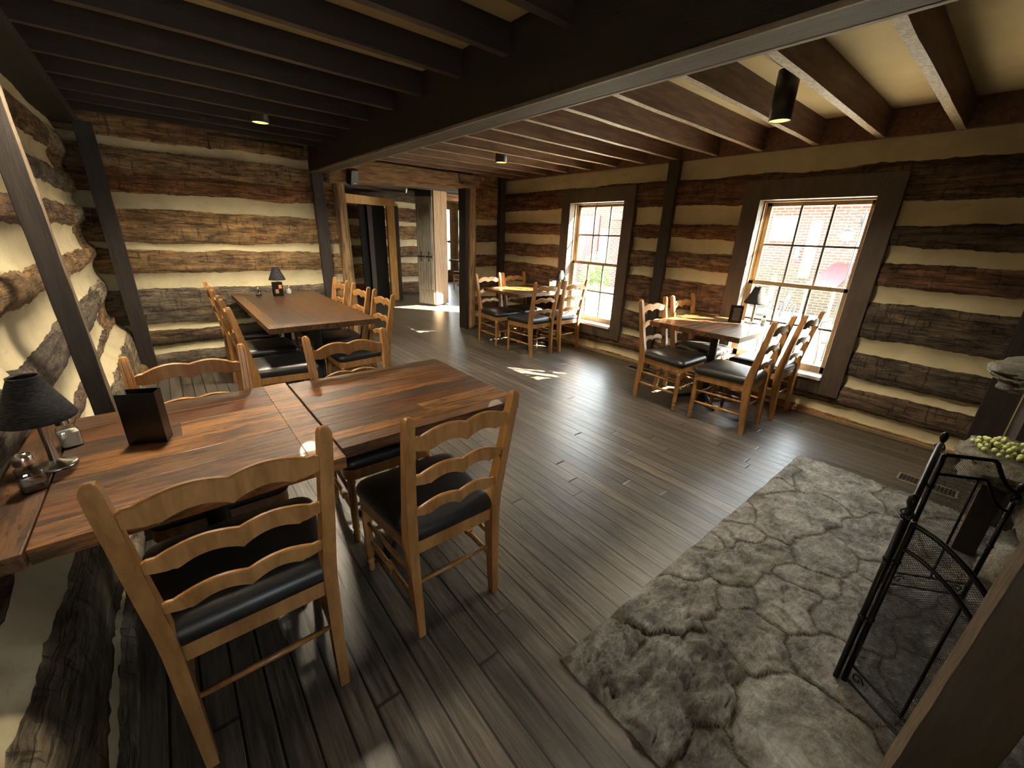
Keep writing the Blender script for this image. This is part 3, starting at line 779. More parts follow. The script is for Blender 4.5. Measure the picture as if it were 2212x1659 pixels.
o = tag(b.build('wall_shelf_board', 'table_y', None, .003), 'narrow plank leaf filling the gap between the near table and the left wall', 'table leaf')
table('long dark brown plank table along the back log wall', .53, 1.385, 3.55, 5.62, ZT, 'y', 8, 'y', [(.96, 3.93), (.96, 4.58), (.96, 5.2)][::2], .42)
table('plank table by the near window, half in sun glare', 3.50, 4.40, 1.32, 2.15, .775, 'x', 9, None, [(3.98, 1.72)], .9)
table('sunlit plank table in the far corner beside the far window', 3.50, 4.40, 4.10, 4.88, .775, 'x', 8, None, [(3.95, 4.32)], .9)

# ------------------------------------------------------------------ table-top things
def lamp(label, loc, s=1.0, group='small black table lamps'):
    r = thing('table_lamp', label, 'lamp', loc, 0, group)
    b = MB(); b.lathe([(.052*s, 0), (.054*s, .004*s), (.046*s, .009*s), (.02*s, .014*s), (.012*s, .022*s)], 24); b.build('base', 'pewter', r)
    b = MB(); b.lathe([(.011*s, .02*s), (.0125*s, .03*s), (.011*s, .05*s), (.0115*s, .21*s), (.014*s, .215*s), (.008*s, .235*s)], 16); b.build('stem', 'pewter', r)
    b = MB(); b.lathe([(.086*s, .165*s), (.089*s, .168*s), (.089*s, .174*s), (.060*s, .24*s), (.035*s, .30*s), (.036*s, .306*s), (.033*s, .306*s), (.032*s, .30*s), (.057*s, .24*s), (.085*s, .172*s)], 32, 0, False); b.build('lamp_shade', 'shade', r)
    return r
lamp('black-shaded table lamp on the near table at the left edge of the picture', (-.385, 1.785, ZT), .98)
def shaker(label, loc, fill, s=1.0, group='glass shakers on the tables'):
    r = thing('glass_shaker', label, 'shaker', loc, .3, group)
    def sq(h, rr, z, n=3):
        P = []
        for cx, cy, a0 in ((h-rr, h-rr, 0), (-h+rr, h-rr, 90), (-h+rr, -h+rr, 180), (h-rr, -h+rr, 270)):
            for k in range(n+1): a = math.radians(a0+90*k/n); P.append(((cx+rr*math.cos(a))*s, (cy+rr*math.sin(a))*s, z*s))
        return P
    b = MB(); b.loft([sq(.019, .006, 0), sq(.021, .006, .004), sq(.021, .006, .04), sq(.019, .008, .05), sq(.014, .010, .058), sq(.0135, .0125, .068)], 0, True); b.build('jar', 'jar_glass', r)
    lv = .040 if fill == 'salt' else .018
    b = MB(); b.loft([sq(.018, .006, .003), sq(.0185, .006, lv)], 0, False); b.build('contents', fill, r)
    b = MB(); b.lathe([(.0165*s, .062*s), (.0175*s, .064*s), (.0165*s, .067*s), (.0175*s, .070*s), (.0165*s, .074*s), (.0165*s, .080*s), (.013*s, .087*s), (.005*s, .090*s)], 20); b.build('lid', 'chrome', r)
    return r
shaker('salt shaker with a chrome lid behind the lamp on the near table', (-.365, 1.935, ZT), 'salt', 1.32)
shaker('pepper shaker with a chrome lid in front of the lamp on the near table', (-.412, 1.645, ZT), 'pepper', 1.32)
def menu(label, loc, rz, w_=.105, h=.165, deco=None, group='standing black menu cards'):
    r = thing('menu_tent', label, 'menu', loc, rz, group)
    b = MB(); t = .003
    P = [(-w_/2, -.03), (w_/2, -.03), (w_/2*.9, .035)]
    Q = [(-w_/2, -.03), (w_/2, -.03), (w_/2*.86, .03), (-w_/2*.9, .028)]
    for i in range(3):
        (ax, ay), (bx, by) = Q[i], Q[(i+1) % 4]
        d = Vector((bx-ax, by-ay, 0)).normalized(); n = Vector((-d.y, d.x, 0))*t
        b.loft([[(ax, ay, 0), (bx, by, 0), (bx+n.x, by+n.y, 0), (ax+n.x, ay+n.y, 0)], [(ax, ay, h), (bx, by, h), (bx+n.x, by+n.y, h), (ax+n.x, ay+n.y, h)]])
    b.build('cover', 'menu', r)
    if deco == 'food':
        b = MB(); b.box(.008, w_/2-.012, -.0312, -.0302, h*.55, h*.8); b.build('picture', 'menu_orange', r)
        b = MB(); b.box(-w_/2+.02, .004, -.0312, -.0302, h*.22, h*.5); b.build('picture', 'menu_tan', r)
    if deco == 'white':
        b = MB(); b.box(-.005, w_/2-.002, -.0312, -.0302, .02, h*.9); b.build('picture', 'menu_white', r)
        b = MB(); b.box(-w_/2+.004, -.012, -.0312, -.0302, .03, h*.8); b.build('picture', 'menu_orange', r)
    if deco == 'text':
        b = MB()
        rg_ = random.Random(3)
        for k in range(9): a = .028+rg_.random()*.012; b.box(-a, a, -.0312, -.0302, .03+k*.0135, .034+k*.0135)
        b.build('print', 'menu_text', r)
    return r
menu('black menu tent standing on the near table beside the lamp', (-.150, 1.83, ZT), -.42, .115, .188)
lamp('black-shaded table lamp behind the menu on the long table', (.985, 5.45, ZT), .98)
menu('menu tent with a food photo on the long table', (.945, 5.30, ZT), .1, .10, .155, 'food')
shaker('pepper shaker left of the lamp on the long table', (.765, 5.37, ZT), 'pepper', 1.1)
shaker('salt shaker right of the lamp on the long table', (1.085, 5.44, ZT), 'salt', 1.1)
lamp('table lamp in front of the near window glass', (4.33, 1.565, .775), 1.12)
menu('dark menu tent with printed lines on the table by the near window', (4.17, 1.66, .775), -.95, .105, .165, 'text')
shaker('salt shaker by the lamp at the near window', (4.36, 1.47, .775), 'salt', 1.0)
lamp('small table lamp beside the far window on the corner table', (4.36, 4.20, .775), .9)
menu('menu tent with an orange picture on the corner table', (4.24, 4.24, .775), -.55, .10, .15, 'white')

# ------------------------------------------------------------------ ceiling lights
def can(label, x, y, zb, zt, power, R_=.060):
    r = thing('ceiling_light', label, 'ceiling light', (x, y, zb), 0, 'black can downlights between the joists')
    h = zt-zb
    b = MB(); b.lathe([(R_-.006, .0), (R_, .001), (R_, h), (.0, h)], 28, 0, False); b.lathe([(R_-.006, .0), (R_-.006, h-.02), (.0, h-.02)], 28, 0, False)
    b.build('housing', 'can', r)
    b = MB(); b.lathe([(R_-.007, .004), (.0, .005)], 28, 0, False); b.build('lens', 'lamp_glow', r)
    l = D.lights.new('downlight', 'SPOT'); lo = D.objects.new('downlight', l); col.objects.link(lo); lo.parent = r
    lo.location = (0, 0, -.002); l.energy = power; l.color = (1, .85, .62); l.spot_size = math.radians(150); l.spot_blend = .9; l.shadow_soft_size = .10
    return r
can('black can light between the left joists near the back log wall', .855, 4.40, 2.305, 2.49, 280, .067)
can('black can light among the right joists above the near window table', 3.05, 1.21, 2.20, 2.46, 120)
can('small far can light among the right joists near the doorway', 3.19, 4.13, 2.265, 2.49, 60, .067)
can('black can light among the left joists above the near table, out of the picture', -.02, 2.26, 2.305, 2.49, 125, .067)
can('added fill can light in the room beyond the doorway, over the folded doors', 3.5, 7.1, 2.25, 2.49, 70, .067)  # added lamp, fills the dim room beyond the doorway
can('added fill can light deep in the room beyond the doorway', 5.6, 9.2, 2.25, 2.49, 50, .067)  # second added fill lamp, farther back
b = MB(); b.tube([(2.3, 1.25, 2.475), (3.0, 1.235, 2.475)], .009, 6); b.build('conduit', 'can'); D.objects['conduit']['label'] = 'black conduit feeding the can light above the near window table'; D.objects['conduit']['category'] = 'conduit'
b = MB(); b.tube([(.60, 5.66, 2.22), (.60, 5.66, 2.36), (1.5, 5.66, 2.36)], .012, 8)
tag(b.build('pipe', 'post_wood'), 'thin elbow pipe under the joists on the back log wall', 'pipe')

# ------------------------------------------------------------------ speaker, hook, vents
r = thing('wall_speaker', 'small black loudspeaker angled down above the doorway', 'speaker', (1.995, 5.55, 2.10), 0)
b = MB(); b.T = Matrix.Rotation(.35, 4, 'X') @ Matrix.Rotation(.35, 4, 'Z'); b.box(-.055, .055, -.045, .045, -.085, .085); b.build('cabinet', 'can', r, .006)
b = MB(); b.T = Matrix.Rotation(.35, 4, 'X') @ Matrix.Rotation(.35, 4, 'Z'); b.box(-.012, .022, -.047, -.0455, -.068, -.060); b.build('badge', 'white', r)
b = MB(); b.tube([(-.02, .02, .03), (-.05, .06, .10), (-.05, .06, .2)], .01, 8); b.build('bracket', 'can', r)
b = MB(); b.tube([(3.56, 5.60, 2.31), (3.56, 5.60, 2.22), (3.57, 5.585, 2.19), (3.59, 5.58, 2.19)], .008, 8); b.ball((3.60, 5.575, 2.185), .016, 10)
tag(b.build('iron_hook', 'iron'), 'small iron hook hanging under the lintel', 'hook')
def vent(label, cx, cy, w_, l_):
    r = thing('floor_vent', label, 'floor vent', (cx, cy, 0), 0, 'metal floor vents')
    b = MB()
    for x0, x1, y0, y1 in ((-w_/2, w_/2, -l_/2, -l_/2+.012), (-w_/2, w_/2, l_/2-.012, l_/2), (-w_/2, -w_/2+.012, -l_/2, l_/2), (w_/2-.012, w_/2, -l_/2, l_/2)): b.box(x0, x1, y0, y1, .0, .006)
    b.build('frame', 'brass', r)
    b = MB(); n = int(l_/.018)
    for k in range(1, n): b.box(-w_/2+.012, w_/2-.012, -l_/2+k*l_/n-.004, -l_/2+k*l_/n+.004, .0005, .004)
    b.build('grille', 'iron', r)
vent('metal floor vent by the window wall behind the sunlit chair', 4.29, 2.68, .14, .33)
vent('metal floor vent between the hearth and the dark near corner', 3.72, .02, .14, .30)
o = MB(); o.tube([(1.598+.012*math.cos(k*PI/6), YB-.092, 1.865+.017*math.sin(k*PI/6)) for k in range(12)], .003, 6, 0, True)
tag(o.build('knot_ring', 'post_edge'), 'pale ring mark on the dark plank post by the doorway', 'ring')

# ------------------------------------------------------------------ hearth
def hearth():
    # world-space seeds of the flagstones: (points..., height, tone)
    S = [([(1.02, .48), (1.10, .40), (1.16, .30), (1.02, .34), (1.22, .46), (1.0, .6), (1.32, .36), (1.12, .55)], .026, .95, 1.9),
         ([(1.28, .60), (1.40, .58), (1.52, .54), (1.36, .50), (1.62, .52)], .024, 1.05, 1.2),
         ([(1.68, .62), (1.80, .58), (1.92, .52), (2.04, .48), (2.15, .42), (1.8, .50)], .014, 1.0, .8),
         ([(2.35, .50), (2.55, .48), (2.75, .50), (2.5, .40), (2.7, .38), (2.85, .36)], .012, 1.15, .5),
         ([(2.25, .26), (2.35, .24), (2.45, .24)], .012, 1.05, .5),
         ([(3.05, .52), (3.2, .45), (3.3, .35), (3.15, .25), (3.35, .55), (3.0, .30)], .010, 1.2, .5),
         ([(3.02, .66)], .008, 1.15, .5), ([(2.86, .665)], .008, 1.15, .5), ([(2.30, .655)], .008, 1.1, .5), ([(1.98, .665)], .008, 1.15, .5),
         ([(2.05, .62), (2.2, .56)], .010, .95, .7), ([(1.70, .40)], .008, 1.1, .6), ([(1.75, .26), (1.85, .28), (1.95, .24)], .012, 1.05, .7),
         ([(1.50, .34), (1.60, .28), (1.55, .22)], .012, 1.0, .9), ([(2.05, .26), (2.1, .2)], .010, .95, .7),
         ([(1.16, .10), (1.28, .12), (1.40, .06), (1.22, -.02), (1.36, -.08)], .018, 1.25, .35),
         ([(1.60, .08), (1.70, .04), (1.66, -.04)], .012, 1.0, .5), ([(1.0, .16), (.95, .05), (1.02, -.05), (1.05, -.2)], .014, .85, 1.0),
         ([(1.95, .08), (2.1, .06), (2.2, .02)], .012, .95, .5), ([(2.6, .15), (2.75, .12), (2.9, .08)], .010, 1.0, .5), ([(3.25, .08), (3.35, -.02)], .010, .95, .5), ([(2.4, .0), (2.55, -.08)], .012, .95, .5),
         ([(1.75, -.2), (1.9, -.25)], .01, .7, .5), ([(2.1, -.22), (2.25, -.3)], .01, .7, .5), ([(1.5, -.25), (1.35, -.32)], .01, .75, .5), ([(2.5, -.32), (2.4, -.5)], .01, .7, .5), ([(3.0, -.15), (3.2, -.2)], .01, .8, .5), ([(1.8, -.5), (2.0, -.6)], .01, .6, .5)]
    x0, x1, y0, y1 = HX0, HX1, -.75, HY1
    d = .0075; nx = int((x1-x0)/d); ny = int((y1-y0)/d)
    vs = []; cs = []
    pts = [(p[0], p[1], i) for i, s in enumerate(S) for p in s[0]]
    for j in range(ny+1):
        for i in range(nx+1):
            x = x0+(x1-x0)*i/nx; y = y0+(y1-y0)*j/ny
            wx = x+.040*nz(x, y, 1, 7)+.007*nz(x, y, 3, 24); wy = y+.040*nz(x, y, 2, 7)+.007*nz(x, y, 4, 24)
            best = [9, 9]; bi = -1
            for px, py, q in pts:
                dd = (wx-px)**2+(wy-py)**2*1.15
                if bi == q:
                    if dd < best[0]: best[0] = dd
                elif dd < best[0]: best[1] = best[0]; best[0] = dd; bi = q
                elif dd < best[1]: best[1] = dd
            g = math.sqrt(best[1])-math.sqrt(best[0])
            t = min(1, max(0, (g-.003)/.030)); t = t*t*(3-2*t)
            s = S[bi]
            if math.sqrt(best[0]) > .17: t *= max(0, 1-(math.sqrt(best[0])-.17)/.03)
            ru = s[3]
            h = s[1]*1.1 + ru*(.016*nz(x, y*1.6, 5, 11)+.012*nz(x+y*.4, y*2.0, 7, 24)+.010*(.5-abs(nz(x+y*.5, y*2.4, 3, 34)))) + (.004+.003*ru)*nz(x+y*.4, y*1.8, 8, 70)
            mo = .009+.006*nz(x, y, 9, 12)+.003*nz(x, y, 4, 50)
            z = mo*(1-t)+max(h, .001)*t
            e = min(x-x0, y1-y); 
            if e < .03: z *= max(0, .25+.75*e/.03)
            z = max(z, .0006)
            jx = .010*nz(y*9, 3) if i == 0 else 0; jy = .010*nz(x*7, 6) if j == ny else 0
            vs.append((x+jx, y+jy, z))
            k = s[2]*t; ck = .42 if (g < .005+.004*nz(x, y, 2, 5)) else 1; cs.append(tuple(ck*q for q in (k*1.02+(1-t)*.62, k*1.02+(1-t)*.54, k*1.02+(1-t)*.44)))
    fs = []; cc = []
    for j in range(ny):
        for i in range(nx):
            a = j*(nx+1)+i; fs.append((a, a+1, a+nx+2, a+nx+1)); cc.append(cs[a])
    # skirt down into the floor
    b = MB(); b.add(vs, fs, 0, True, cc)
    rim = [(j*(nx+1)) for j in range(ny, -1, -1)]
    tp = [vs[a] for a in rim]; b.add(tp+[(p[0], p[1], -.03) for p in tp], [(k, k+1, k+1+len(tp), k+len(tp)) for k in range(len(tp)-1)], 0, False, [(.3, .26, .2)]*(len(tp)-1))
    rim = [ny*(nx+1)+i for i in range(nx+1)]
    tp = [vs[a] for a in rim]; b.add(tp+[(p[0], p[1], -.03) for p in tp], [(k, k+1, k+1+len(tp), k+len(tp)) for k in range(len(tp)-1)], 0, False, [(.3, .26, .2)]*(len(tp)-1))
    o = b.build('stone_hearth', 'stone')
    return tag(o, 'rough grey flagstone hearth set into the plank floor', 'hearth')
hearth()

# ------------------------------------------------------------------ fireplace
def rock(cx, cy, cz, sx, sy, sz, seed, rough=.16, pw=3.0, n=26):
    """blocky broken stone as a displaced superellipsoid"""
    b = MB(); vs = []; fs = []; h = n
    for i in range(h+1):
        for k in range(2*n):
            a = PI*i/h; q = PI*k/n
            d = Vector((math.sin(a)*math.cos(q), math.sin(a)*math.sin(q), math.cos(a)))
            L = (abs(d.x)**pw+abs(d.y)**pw+abs(d.z)**pw)**(-1/pw)
            s = L*(1+rough*(1.2*nz(d.x+seed, d.y, d.z, 1.7)+.6*nz(d.x+seed, d.y, d.z, 4.5)+.25*nz(d.x, d.y+seed, d.z, 12)))
            vs.append((cx+d.x*s*sx, cy+d.y*s*sy, cz+d.z*s*sz))
    for i in range(h):
        for k in range(2*n): k2 = (k+1) % (2*n); fs.append((i*2*n+k, (i+1)*2*n+k, (i+1)*2*n+k2, i*2*n+k2))
    b.add(vs, fs, 0, True, [(1, 1, 1)]*len(fs)); return b
fp = thing('stone_fireplace', 'rough stone fireplace jamb with jutting ledges at the right edge', 'fireplace', (0, 0, 0))
jam = [(2.78, -.47, .14, .20, .21, .15, 1), (2.80, -.50, .42, .22, .21, .14, 2), (3.02, -.5, .72, .26, .22, .17, 8), (3.0, -.55, 1.05, .26, .22, .17, 3), (3.02, -.55, 1.37, .26, .22, .17, 4), (3.0, -.55, 1.7, .26, .22, .17, 5), (3.0, -.55, 2.0, .26, .22, .16, 6), 
       (1.15, -.58, .16, .2, .22, .17, 11), (1.15, -.58, .5, .2, .22, .18, 12), (1.15, -.58, .85, .2, .22, .18, 13), (1.15, -.58, 1.2, .2, .22, .18, 14), (1.15, -.58, 1.55, .2, .22, .18, 15), (1.15, -.58, 1.9, .2, .22, .18, 16), (1.15, -.58, 2.2, .2, .22, .15, 17),
       (1.9, -.6, 1.35, .62, .2, .2, 21), (1.9, -.6, 1.75, .62, .2, .2, 22), (1.9, -.6, 2.15, .62, .2, .2, 23)]
for q in jam: rock(*q[:6], q[6]*3.7).build('stone', 'rock', fp)
rock(3.04, -.24, .515, .26, .20, .085, 40.2, .22).build('stone_ledge', 'rock', fp)
rock(3.10, -.24, .96, .28, .215, .065, 60.3, .22).build('stone_ledge', 'rock', fp)
b = MB(); b.box(1.0, 3.2, -1.2, -.78, 0, 2.45); b.build('firebox_back', 'black_dark', fp)
b = MB(); b.box(2.955, 3.02, -.245, -.160, .012, .45, 0)
b.m[4] = 1
r_ = b.build('wooden_prop', ['post_wood', 'post_edge'], None, .002); tag(r_, 'grey timber prop standing under the stone ledge with the grapes', 'timber prop')
# grapes
gr = thing('grape_bunch', 'bunch of pale green grapes lying on the stone ledge', 'grapes', (2.98, -.19, .60))
gme = MB(); gme.ball((0, 0, 0), 1, 14); g0 = gme.build('grape', 'grape', gr)
pl = []
rg2 = random.Random(5)
for k in range(4000):
    if len(pl) >= 85: break
    x = rg2.uniform(-.12, .14); y = rg2.uniform(-.22, .13); rr = rg2.uniform(.0105, .014)
    hmax = .055*max(0, 1-((x-.01)/.15)**2-((y+.05)/.19)**2)
    if hmax <= 0.004: continue
    z = rg2.uniform(0, hmax)
    if all((x-a)**2+(y-b_)**2+(z-c_)**2 > (.92*(rr+d_))**2 for a, b_, c_, d_ in pl): pl.append((x, y, z, rr))
for k, (x, y, z, rr) in enumerate(pl):
    o = g0 if k == 0 else g0.copy()
    if k: col.objects.link(o); o.parent = gr
    o.location = (x, y, z); o.scale = (rr, rr, rr*1.12)
b = MB(); b.tube([(-.04, -.1, .03), (.0, -.12, .06), (.02, -.14, .085), (.01, -.16, .10)], .0025, 6); b.build('stem', 'leaf', gr)

# ------------------------------------------------------------------ folding fire screen
def fire_screen():
    r = thing('fire_screen', 'black folding wire-mesh fire screen with arched top on the hearth', 'fire screen', (0, 0, .012))
    A = Vector((1.622, .022, 0)); B = Vector((2.335, .022, 0))
    def basket(b, p, h=.05, rr=.016):
        for k in range(5):
            b.tube([p+Vector((math.cos(k*1.257+t*2.6)*rr*math.sin(PI*t), math.sin(k*1.257+t*2.6)*rr*math.sin(PI*t), h*t)) for t in [i/8 for i in range(9)]], .0026, 5)
    def panel(name, P, Q, hP, hQ, top, rail2=None, posts=True, finP=True, finQ=True, mid=True):
        """frame from P to Q; top(t) height of the top rail"""
        p_ = D.objects.new(name, None)
        b = MB(); n = 24
        for X, hh, fin in ((P, hP, finP), (Q, hQ, finQ)):
            b.tube([X, X+Vector((0, 0, hh))], .009, 8)
            if fin: basket(b, X+Vector((0, 0, hh))); b.tube([X+Vector((0, 0, hh+.045)), X+Vector((0, 0, hh+.065)), X+Vector((0, 0, hh+.085)), X+Vector((0, 0, hh+.095))], [.006, .013, .012, .003], 8)
        T = [P.lerp(Q, i/n)+Vector((0, 0, top(i/n))) for i in range(n+1)]
        b.tube(T, .008, 8)
        if rail2: b.tube([P.lerp(Q, i/n)+Vector((0, 0, rail2(i/n))) for i in range(n+1)], .0065, 8)
        for z in (.018, .085): b.tube([P+Vector((0, 0, z)), Q+Vector((0, 0, z))], .005, 6)
        if mid:
            X = P.lerp(Q, .5); b.tube([X+Vector((0, 0, .085)), X+Vector((0, 0, (rail2 or top)(.5)))], .005, 6)
        L = (Q-P).length; dr = (Q-P)/L
        for e in (0, 1):                                   # scrolls at the foot
            base = P+dr*.035 if e == 0 else Q-dr*.035; sg = 1 if e == 0 else -1
            b.tube([base+dr*sg*(.022*(1-t*.8)*math.cos(t*7))+Vector((0, 0, .052+.022*(1-t*.8)*math.sin(t*7))) for t in [i/20 for i in range(21)]], .0025, 5)
        # small ring collars
        for X in (P, Q):
            for z in (.30, .55): b.ball(tuple(X+Vector((0, 0, z))), .013, 8)
        fr = b.build(name, 'wire_dark', r)
        me = D.meshes.new('wire_mesh'); vs = []; fs = []; uv = []
        for i in range(n+1):
            q = P.lerp(Q, i/n); vs += [(q.x, q.y, .018), (q.x, q.y, top(i/n))]
        for i in range(n): fs.append((2*i, 2*i+2, 2*i+3, 2*i+1))
        me.from_pydata(vs, [], fs); ul = me.uv_layers.new(name='UVMap')
        for l in me.loops:
            v = vs[l.vertex_index]; ul.data[l.index].uv = ((Vector((v[0], v[1], 0))-P).length, v[2])
        me.materials.append(M['mesh']); mo = D.objects.new('wire_mesh', me); col.objects.link(mo); mo.parent = fr
    def ogee(h0, h1):
        return lambda t: h1+(h0-h1)*(1-t)**1.1 - .055*math.sin(2*PI*t)*(1 if True else 0)*-.6 - .0
    panel('center_panel', A, B, .70, .70, lambda t: .72+.10*math.sin(PI*t)**.8, None)
    WA = Vector((1.455, -.30, 0)); WB = Vector((2.52, -.235, 0))
    panel('near_wing', A+Vector((.012, -.022, 0)), WA, .70, .45, lambda t: .69-.20*(t**1.5)+.03*math.sin(PI*t), lambda t: .60-.20*(t**1.5)+.03*math.sin(PI*t), finP=False)
    panel('far_wing', B+Vector((-.0, -.022, 0)), WB, .70, .52, lambda t: .70-(0 if t < .6 else .13*math.sin((t-.6)/.4*PI/2)), lambda t: .61-(0 if t < .6 else .13*math.sin((t-.6)/.4*PI/2)), finP=False)
fire_screen()

# ------------------------------------------------------------------ far room beyond the doorway
fr_c = [(.3, 'l', BRN), (.42, 'c', CR), (.75, 'l', TAN), (.9, 'c', CR), (1.15, 'l', BRN), (1.3, 'c', CR), (1.6, 'l', TAN), (1.72, 'c', CR), (2.0, 'l', BRN), (2.15, 'c', CR), (2.5, 'l', DRK)]
log_wall('wall_far', (.8, 9.9, 0), (1, 0, 0), (0, -1, 0), 5.0, fr_c, axis='x', seed=61, du=.05)
log_wall('wall_far_left', (1.75, YB+.15, 0), (0, 1, 0), (1, 0, 0), 4.2, fr_c, axis='y', seed=66, du=.06)
b = MB(); b.box(5.75, 5.85, 9.9, 13, 0, 2.5); b.box(6.25, 6.35, YB+.12, 7.8, 0, 2.5); b.box(6.25, 8.3, 7.8, 7.9, 0, 2.5); b.box(8.2, 8.3, 7.9, 13, 0, 2.5); st(b.build('wall_far_side', 'chink'))
# far window wall at y = 12 with two tall openings
b = MB(); yw = 12.0
for x0, x1, z0, z1 in ((5.8, 6.95, 0, 2.5), (7.27, 7.55, 0, 2.5), (7.9, 8.25, 0, 2.5), (6.95, 7.27, 0, .35), (7.55, 7.9, 0, .35), (6.95, 7.27, 2.2, 2.5), (7.55, 7.9, 2.2, 2.5)): b.box(x0, x1, yw, yw+.12, z0, z1)
st(b.build('wall_far_window', 'rough_x'))
for k, (x0, x1) in enumerate(((6.95, 7.27), (7.55, 7.9))):
    r = D.objects.new('window_%d' % (3+k), None); col.objects.link(r); st(r)
    b = MB(); 
    for a, c in ((x0-.06, x0+.02), (x1-.02, x1+.06)): b.box(a, c, yw-.03, yw+.1, .3, 2.25)
    b.box(x0, x1, yw-.02, yw+.05, 1.2, 1.26); b.box(x0, x1, yw-.03, yw+.1, .30, .36); b.box(x0, x1, yw-.03, yw+.1, 2.18, 2.26); b.build('casing', 'sash', r)
    b = MB(); b.box(x0, x1, yw+.03, yw+.033, .36, 2.18); b.build('pane', 'glass', r)
# sunlit window on the right side of the far room lets the sun reach the door leaves
for y in (6.2, 6.75, 7.3, 7.85, 8.4, 8.95, 9.5): joist(1.8, 6.2 if y < 7.9 else 8.2, y, .05, 2.27, 2.27, 2.5, ['joist_left', 'joist_under_left'])
# golden pine door frame around a dark cupboard opening
dfm = D.objects.new('door_1', None); col.objects.link(dfm); st(dfm, 'golden pine door frame beyond the doorway, filled with dark boards')
b = MB(); b.loft([[(2.78, 8.97, z) for z in (1.99, 2.13)][0:1]+[(4.02, 8.97, 1.99), (4.17, 8.97, 2.02), (4.03, 8.97, 2.10), (3.93, 8.97, 2.13), (2.78, 8.97, 2.17)], [(2.78, 9.07, 1.99), (4.02, 9.07, 1.99), (4.17, 9.07, 2.02), (4.03, 9.07, 2.10), (3.93, 9.07, 2.13), (2.78, 9.07, 2.17)]]); b.build('door_head', 'gold_wood', dfm, .004)
b = MB(); b.box(3.90, 4.07, 8.99, 9.06, 0, 1.99); b.build('door_post', 'gold_wood', dfm, .004)
b = MB(); b.box(4.08, 4.17, 9.02, 9.08, 0, 2.0); b.build('door_casing', 'post_wood', dfm)
b = MB(); b.box(3.35, 3.90, 9.12, 9.16, 0, 1.99); b.build('door_panel', 'black_dark', dfm)
b = MB(); b.box(3.50, 3.60, 9.06, 9.11, 0, 1.97); b.build('door_stile', 'post_wood', dfm)
# folded gothic door leaves
gd = D.objects.new('door_2', None); col.objects.link(gd); gd.location = (4.19, 8.22, 0); st(gd, 'grey carved double shutter door folded against a pale plank door')
def leafy(P, Q, z0, z1, th, name, m_, par, arch=False):
    b = MB(); d = (Q-P).normalized(); n = Vector((-d.y, d.x, 0))*th
    a, c = P-n/2, Q-n/2; e, f_ = Q+n/2, P+n/2
    b.loft([[(q.x, q.y, z0) for q in (a, c, e, f_)], [(q.x, q.y, z1) for q in (a, c, e, f_)]]); return b.build(name, m_, par, .004)
P = Vector((0, 0, 0)); Q = Vector((.17, -.36, 0)); d_ = (Q-P).normalized(); n_ = Vector((d_.y, -d_.x, 0))
nn_ = -Vector((-d_.y, d_.x, 0))
leafy(P, Q, .04, 2.16, .04, 'shutter_leaf', 'shutter', gd)
leafy(P, Q, 2.16, 2.33, .06, 'header_block', 'post_wood', gd)
for side in (-1, 1):
    nn_ = Vector((-d_.y, d_.x, 0))*side
    for a0, a1 in ((.06, .46), (.54, .94)):
        for z0, z1 in ((.35, .95), (1.10, 2.02)):
            b = MB()
            for q in (a0+.02, (a0+a1)/2, a1-.02):
                p = P.lerp(Q, q)+nn_*.022; b.tube([p+Vector((0, 0, z0)), p+Vector((0, 0, z1))], .012, 6)
            b.build('moulding', 'shutter', gd)
        p = P.lerp(Q, (a0+a1)/2)+nn_*.026
        b = MB(); b.tube([p+Vector((0, 0, .94)), p+Vector((0, 0, 1.10))], .010, 6); b.tube([p-d_*.07+Vector((0, 0, 1.02)), p+d_*.07+Vector((0, 0, 1.02))], .010, 6)
        for e in ((0, .94), (0, 1.10)): b.ball(tuple(p+Vector((0, 0, e[1]))), .017, 8)
        for e in (-.07, .07): b.ball(tuple(p+d_*e+Vector((0, 0, 1.02))), .017, 8)
        b.build('cross_handle', 'iron', gd)
P2 = Vector((.18, -.37, 0)); Q2 = Vector((.58, -.20, 0))
leafy(P2, P2.lerp(Q2, .53), .03, 2.34, .045, 'door_board', 'plank_pale', gd); leafy(P2.lerp(Q2, .54), Q2, .03, 2.28, .045, 'door_board', 'plank_pale', gd)
b = MB(); b.box(4.7, 5.5, 8.35, 8.5, 2.15, 2.28); trim(b, 'rough_x', 'rough beam over the far opening beside the folded doors')
r = thing('spot_lamp', 'small silver spotlight hanging from the far room joists', 'spotlight', (3.83, 7.9, 2.18))
b = MB(); b.tube([(0, 0, 0), (.02, 0, .14)], .022, 12); b.build('housing', 'chrome', r)
# far room furniture
table('small far table seen through the doorway by the far windows', 6.55, 7.35, 10.2, 10.9, .76, 'x', 6, None, None, .8)
dup(c0, (6.50, 10.0, 0), .2, 'farthest chair through the doorway, left of the far table', 'ladderback chairs around the dining tables')
dup(c0, (7.05, 9.95, 0), -.1, 'farthest chair through the doorway, right of the far table', 'ladderback chairs around the dining tables')

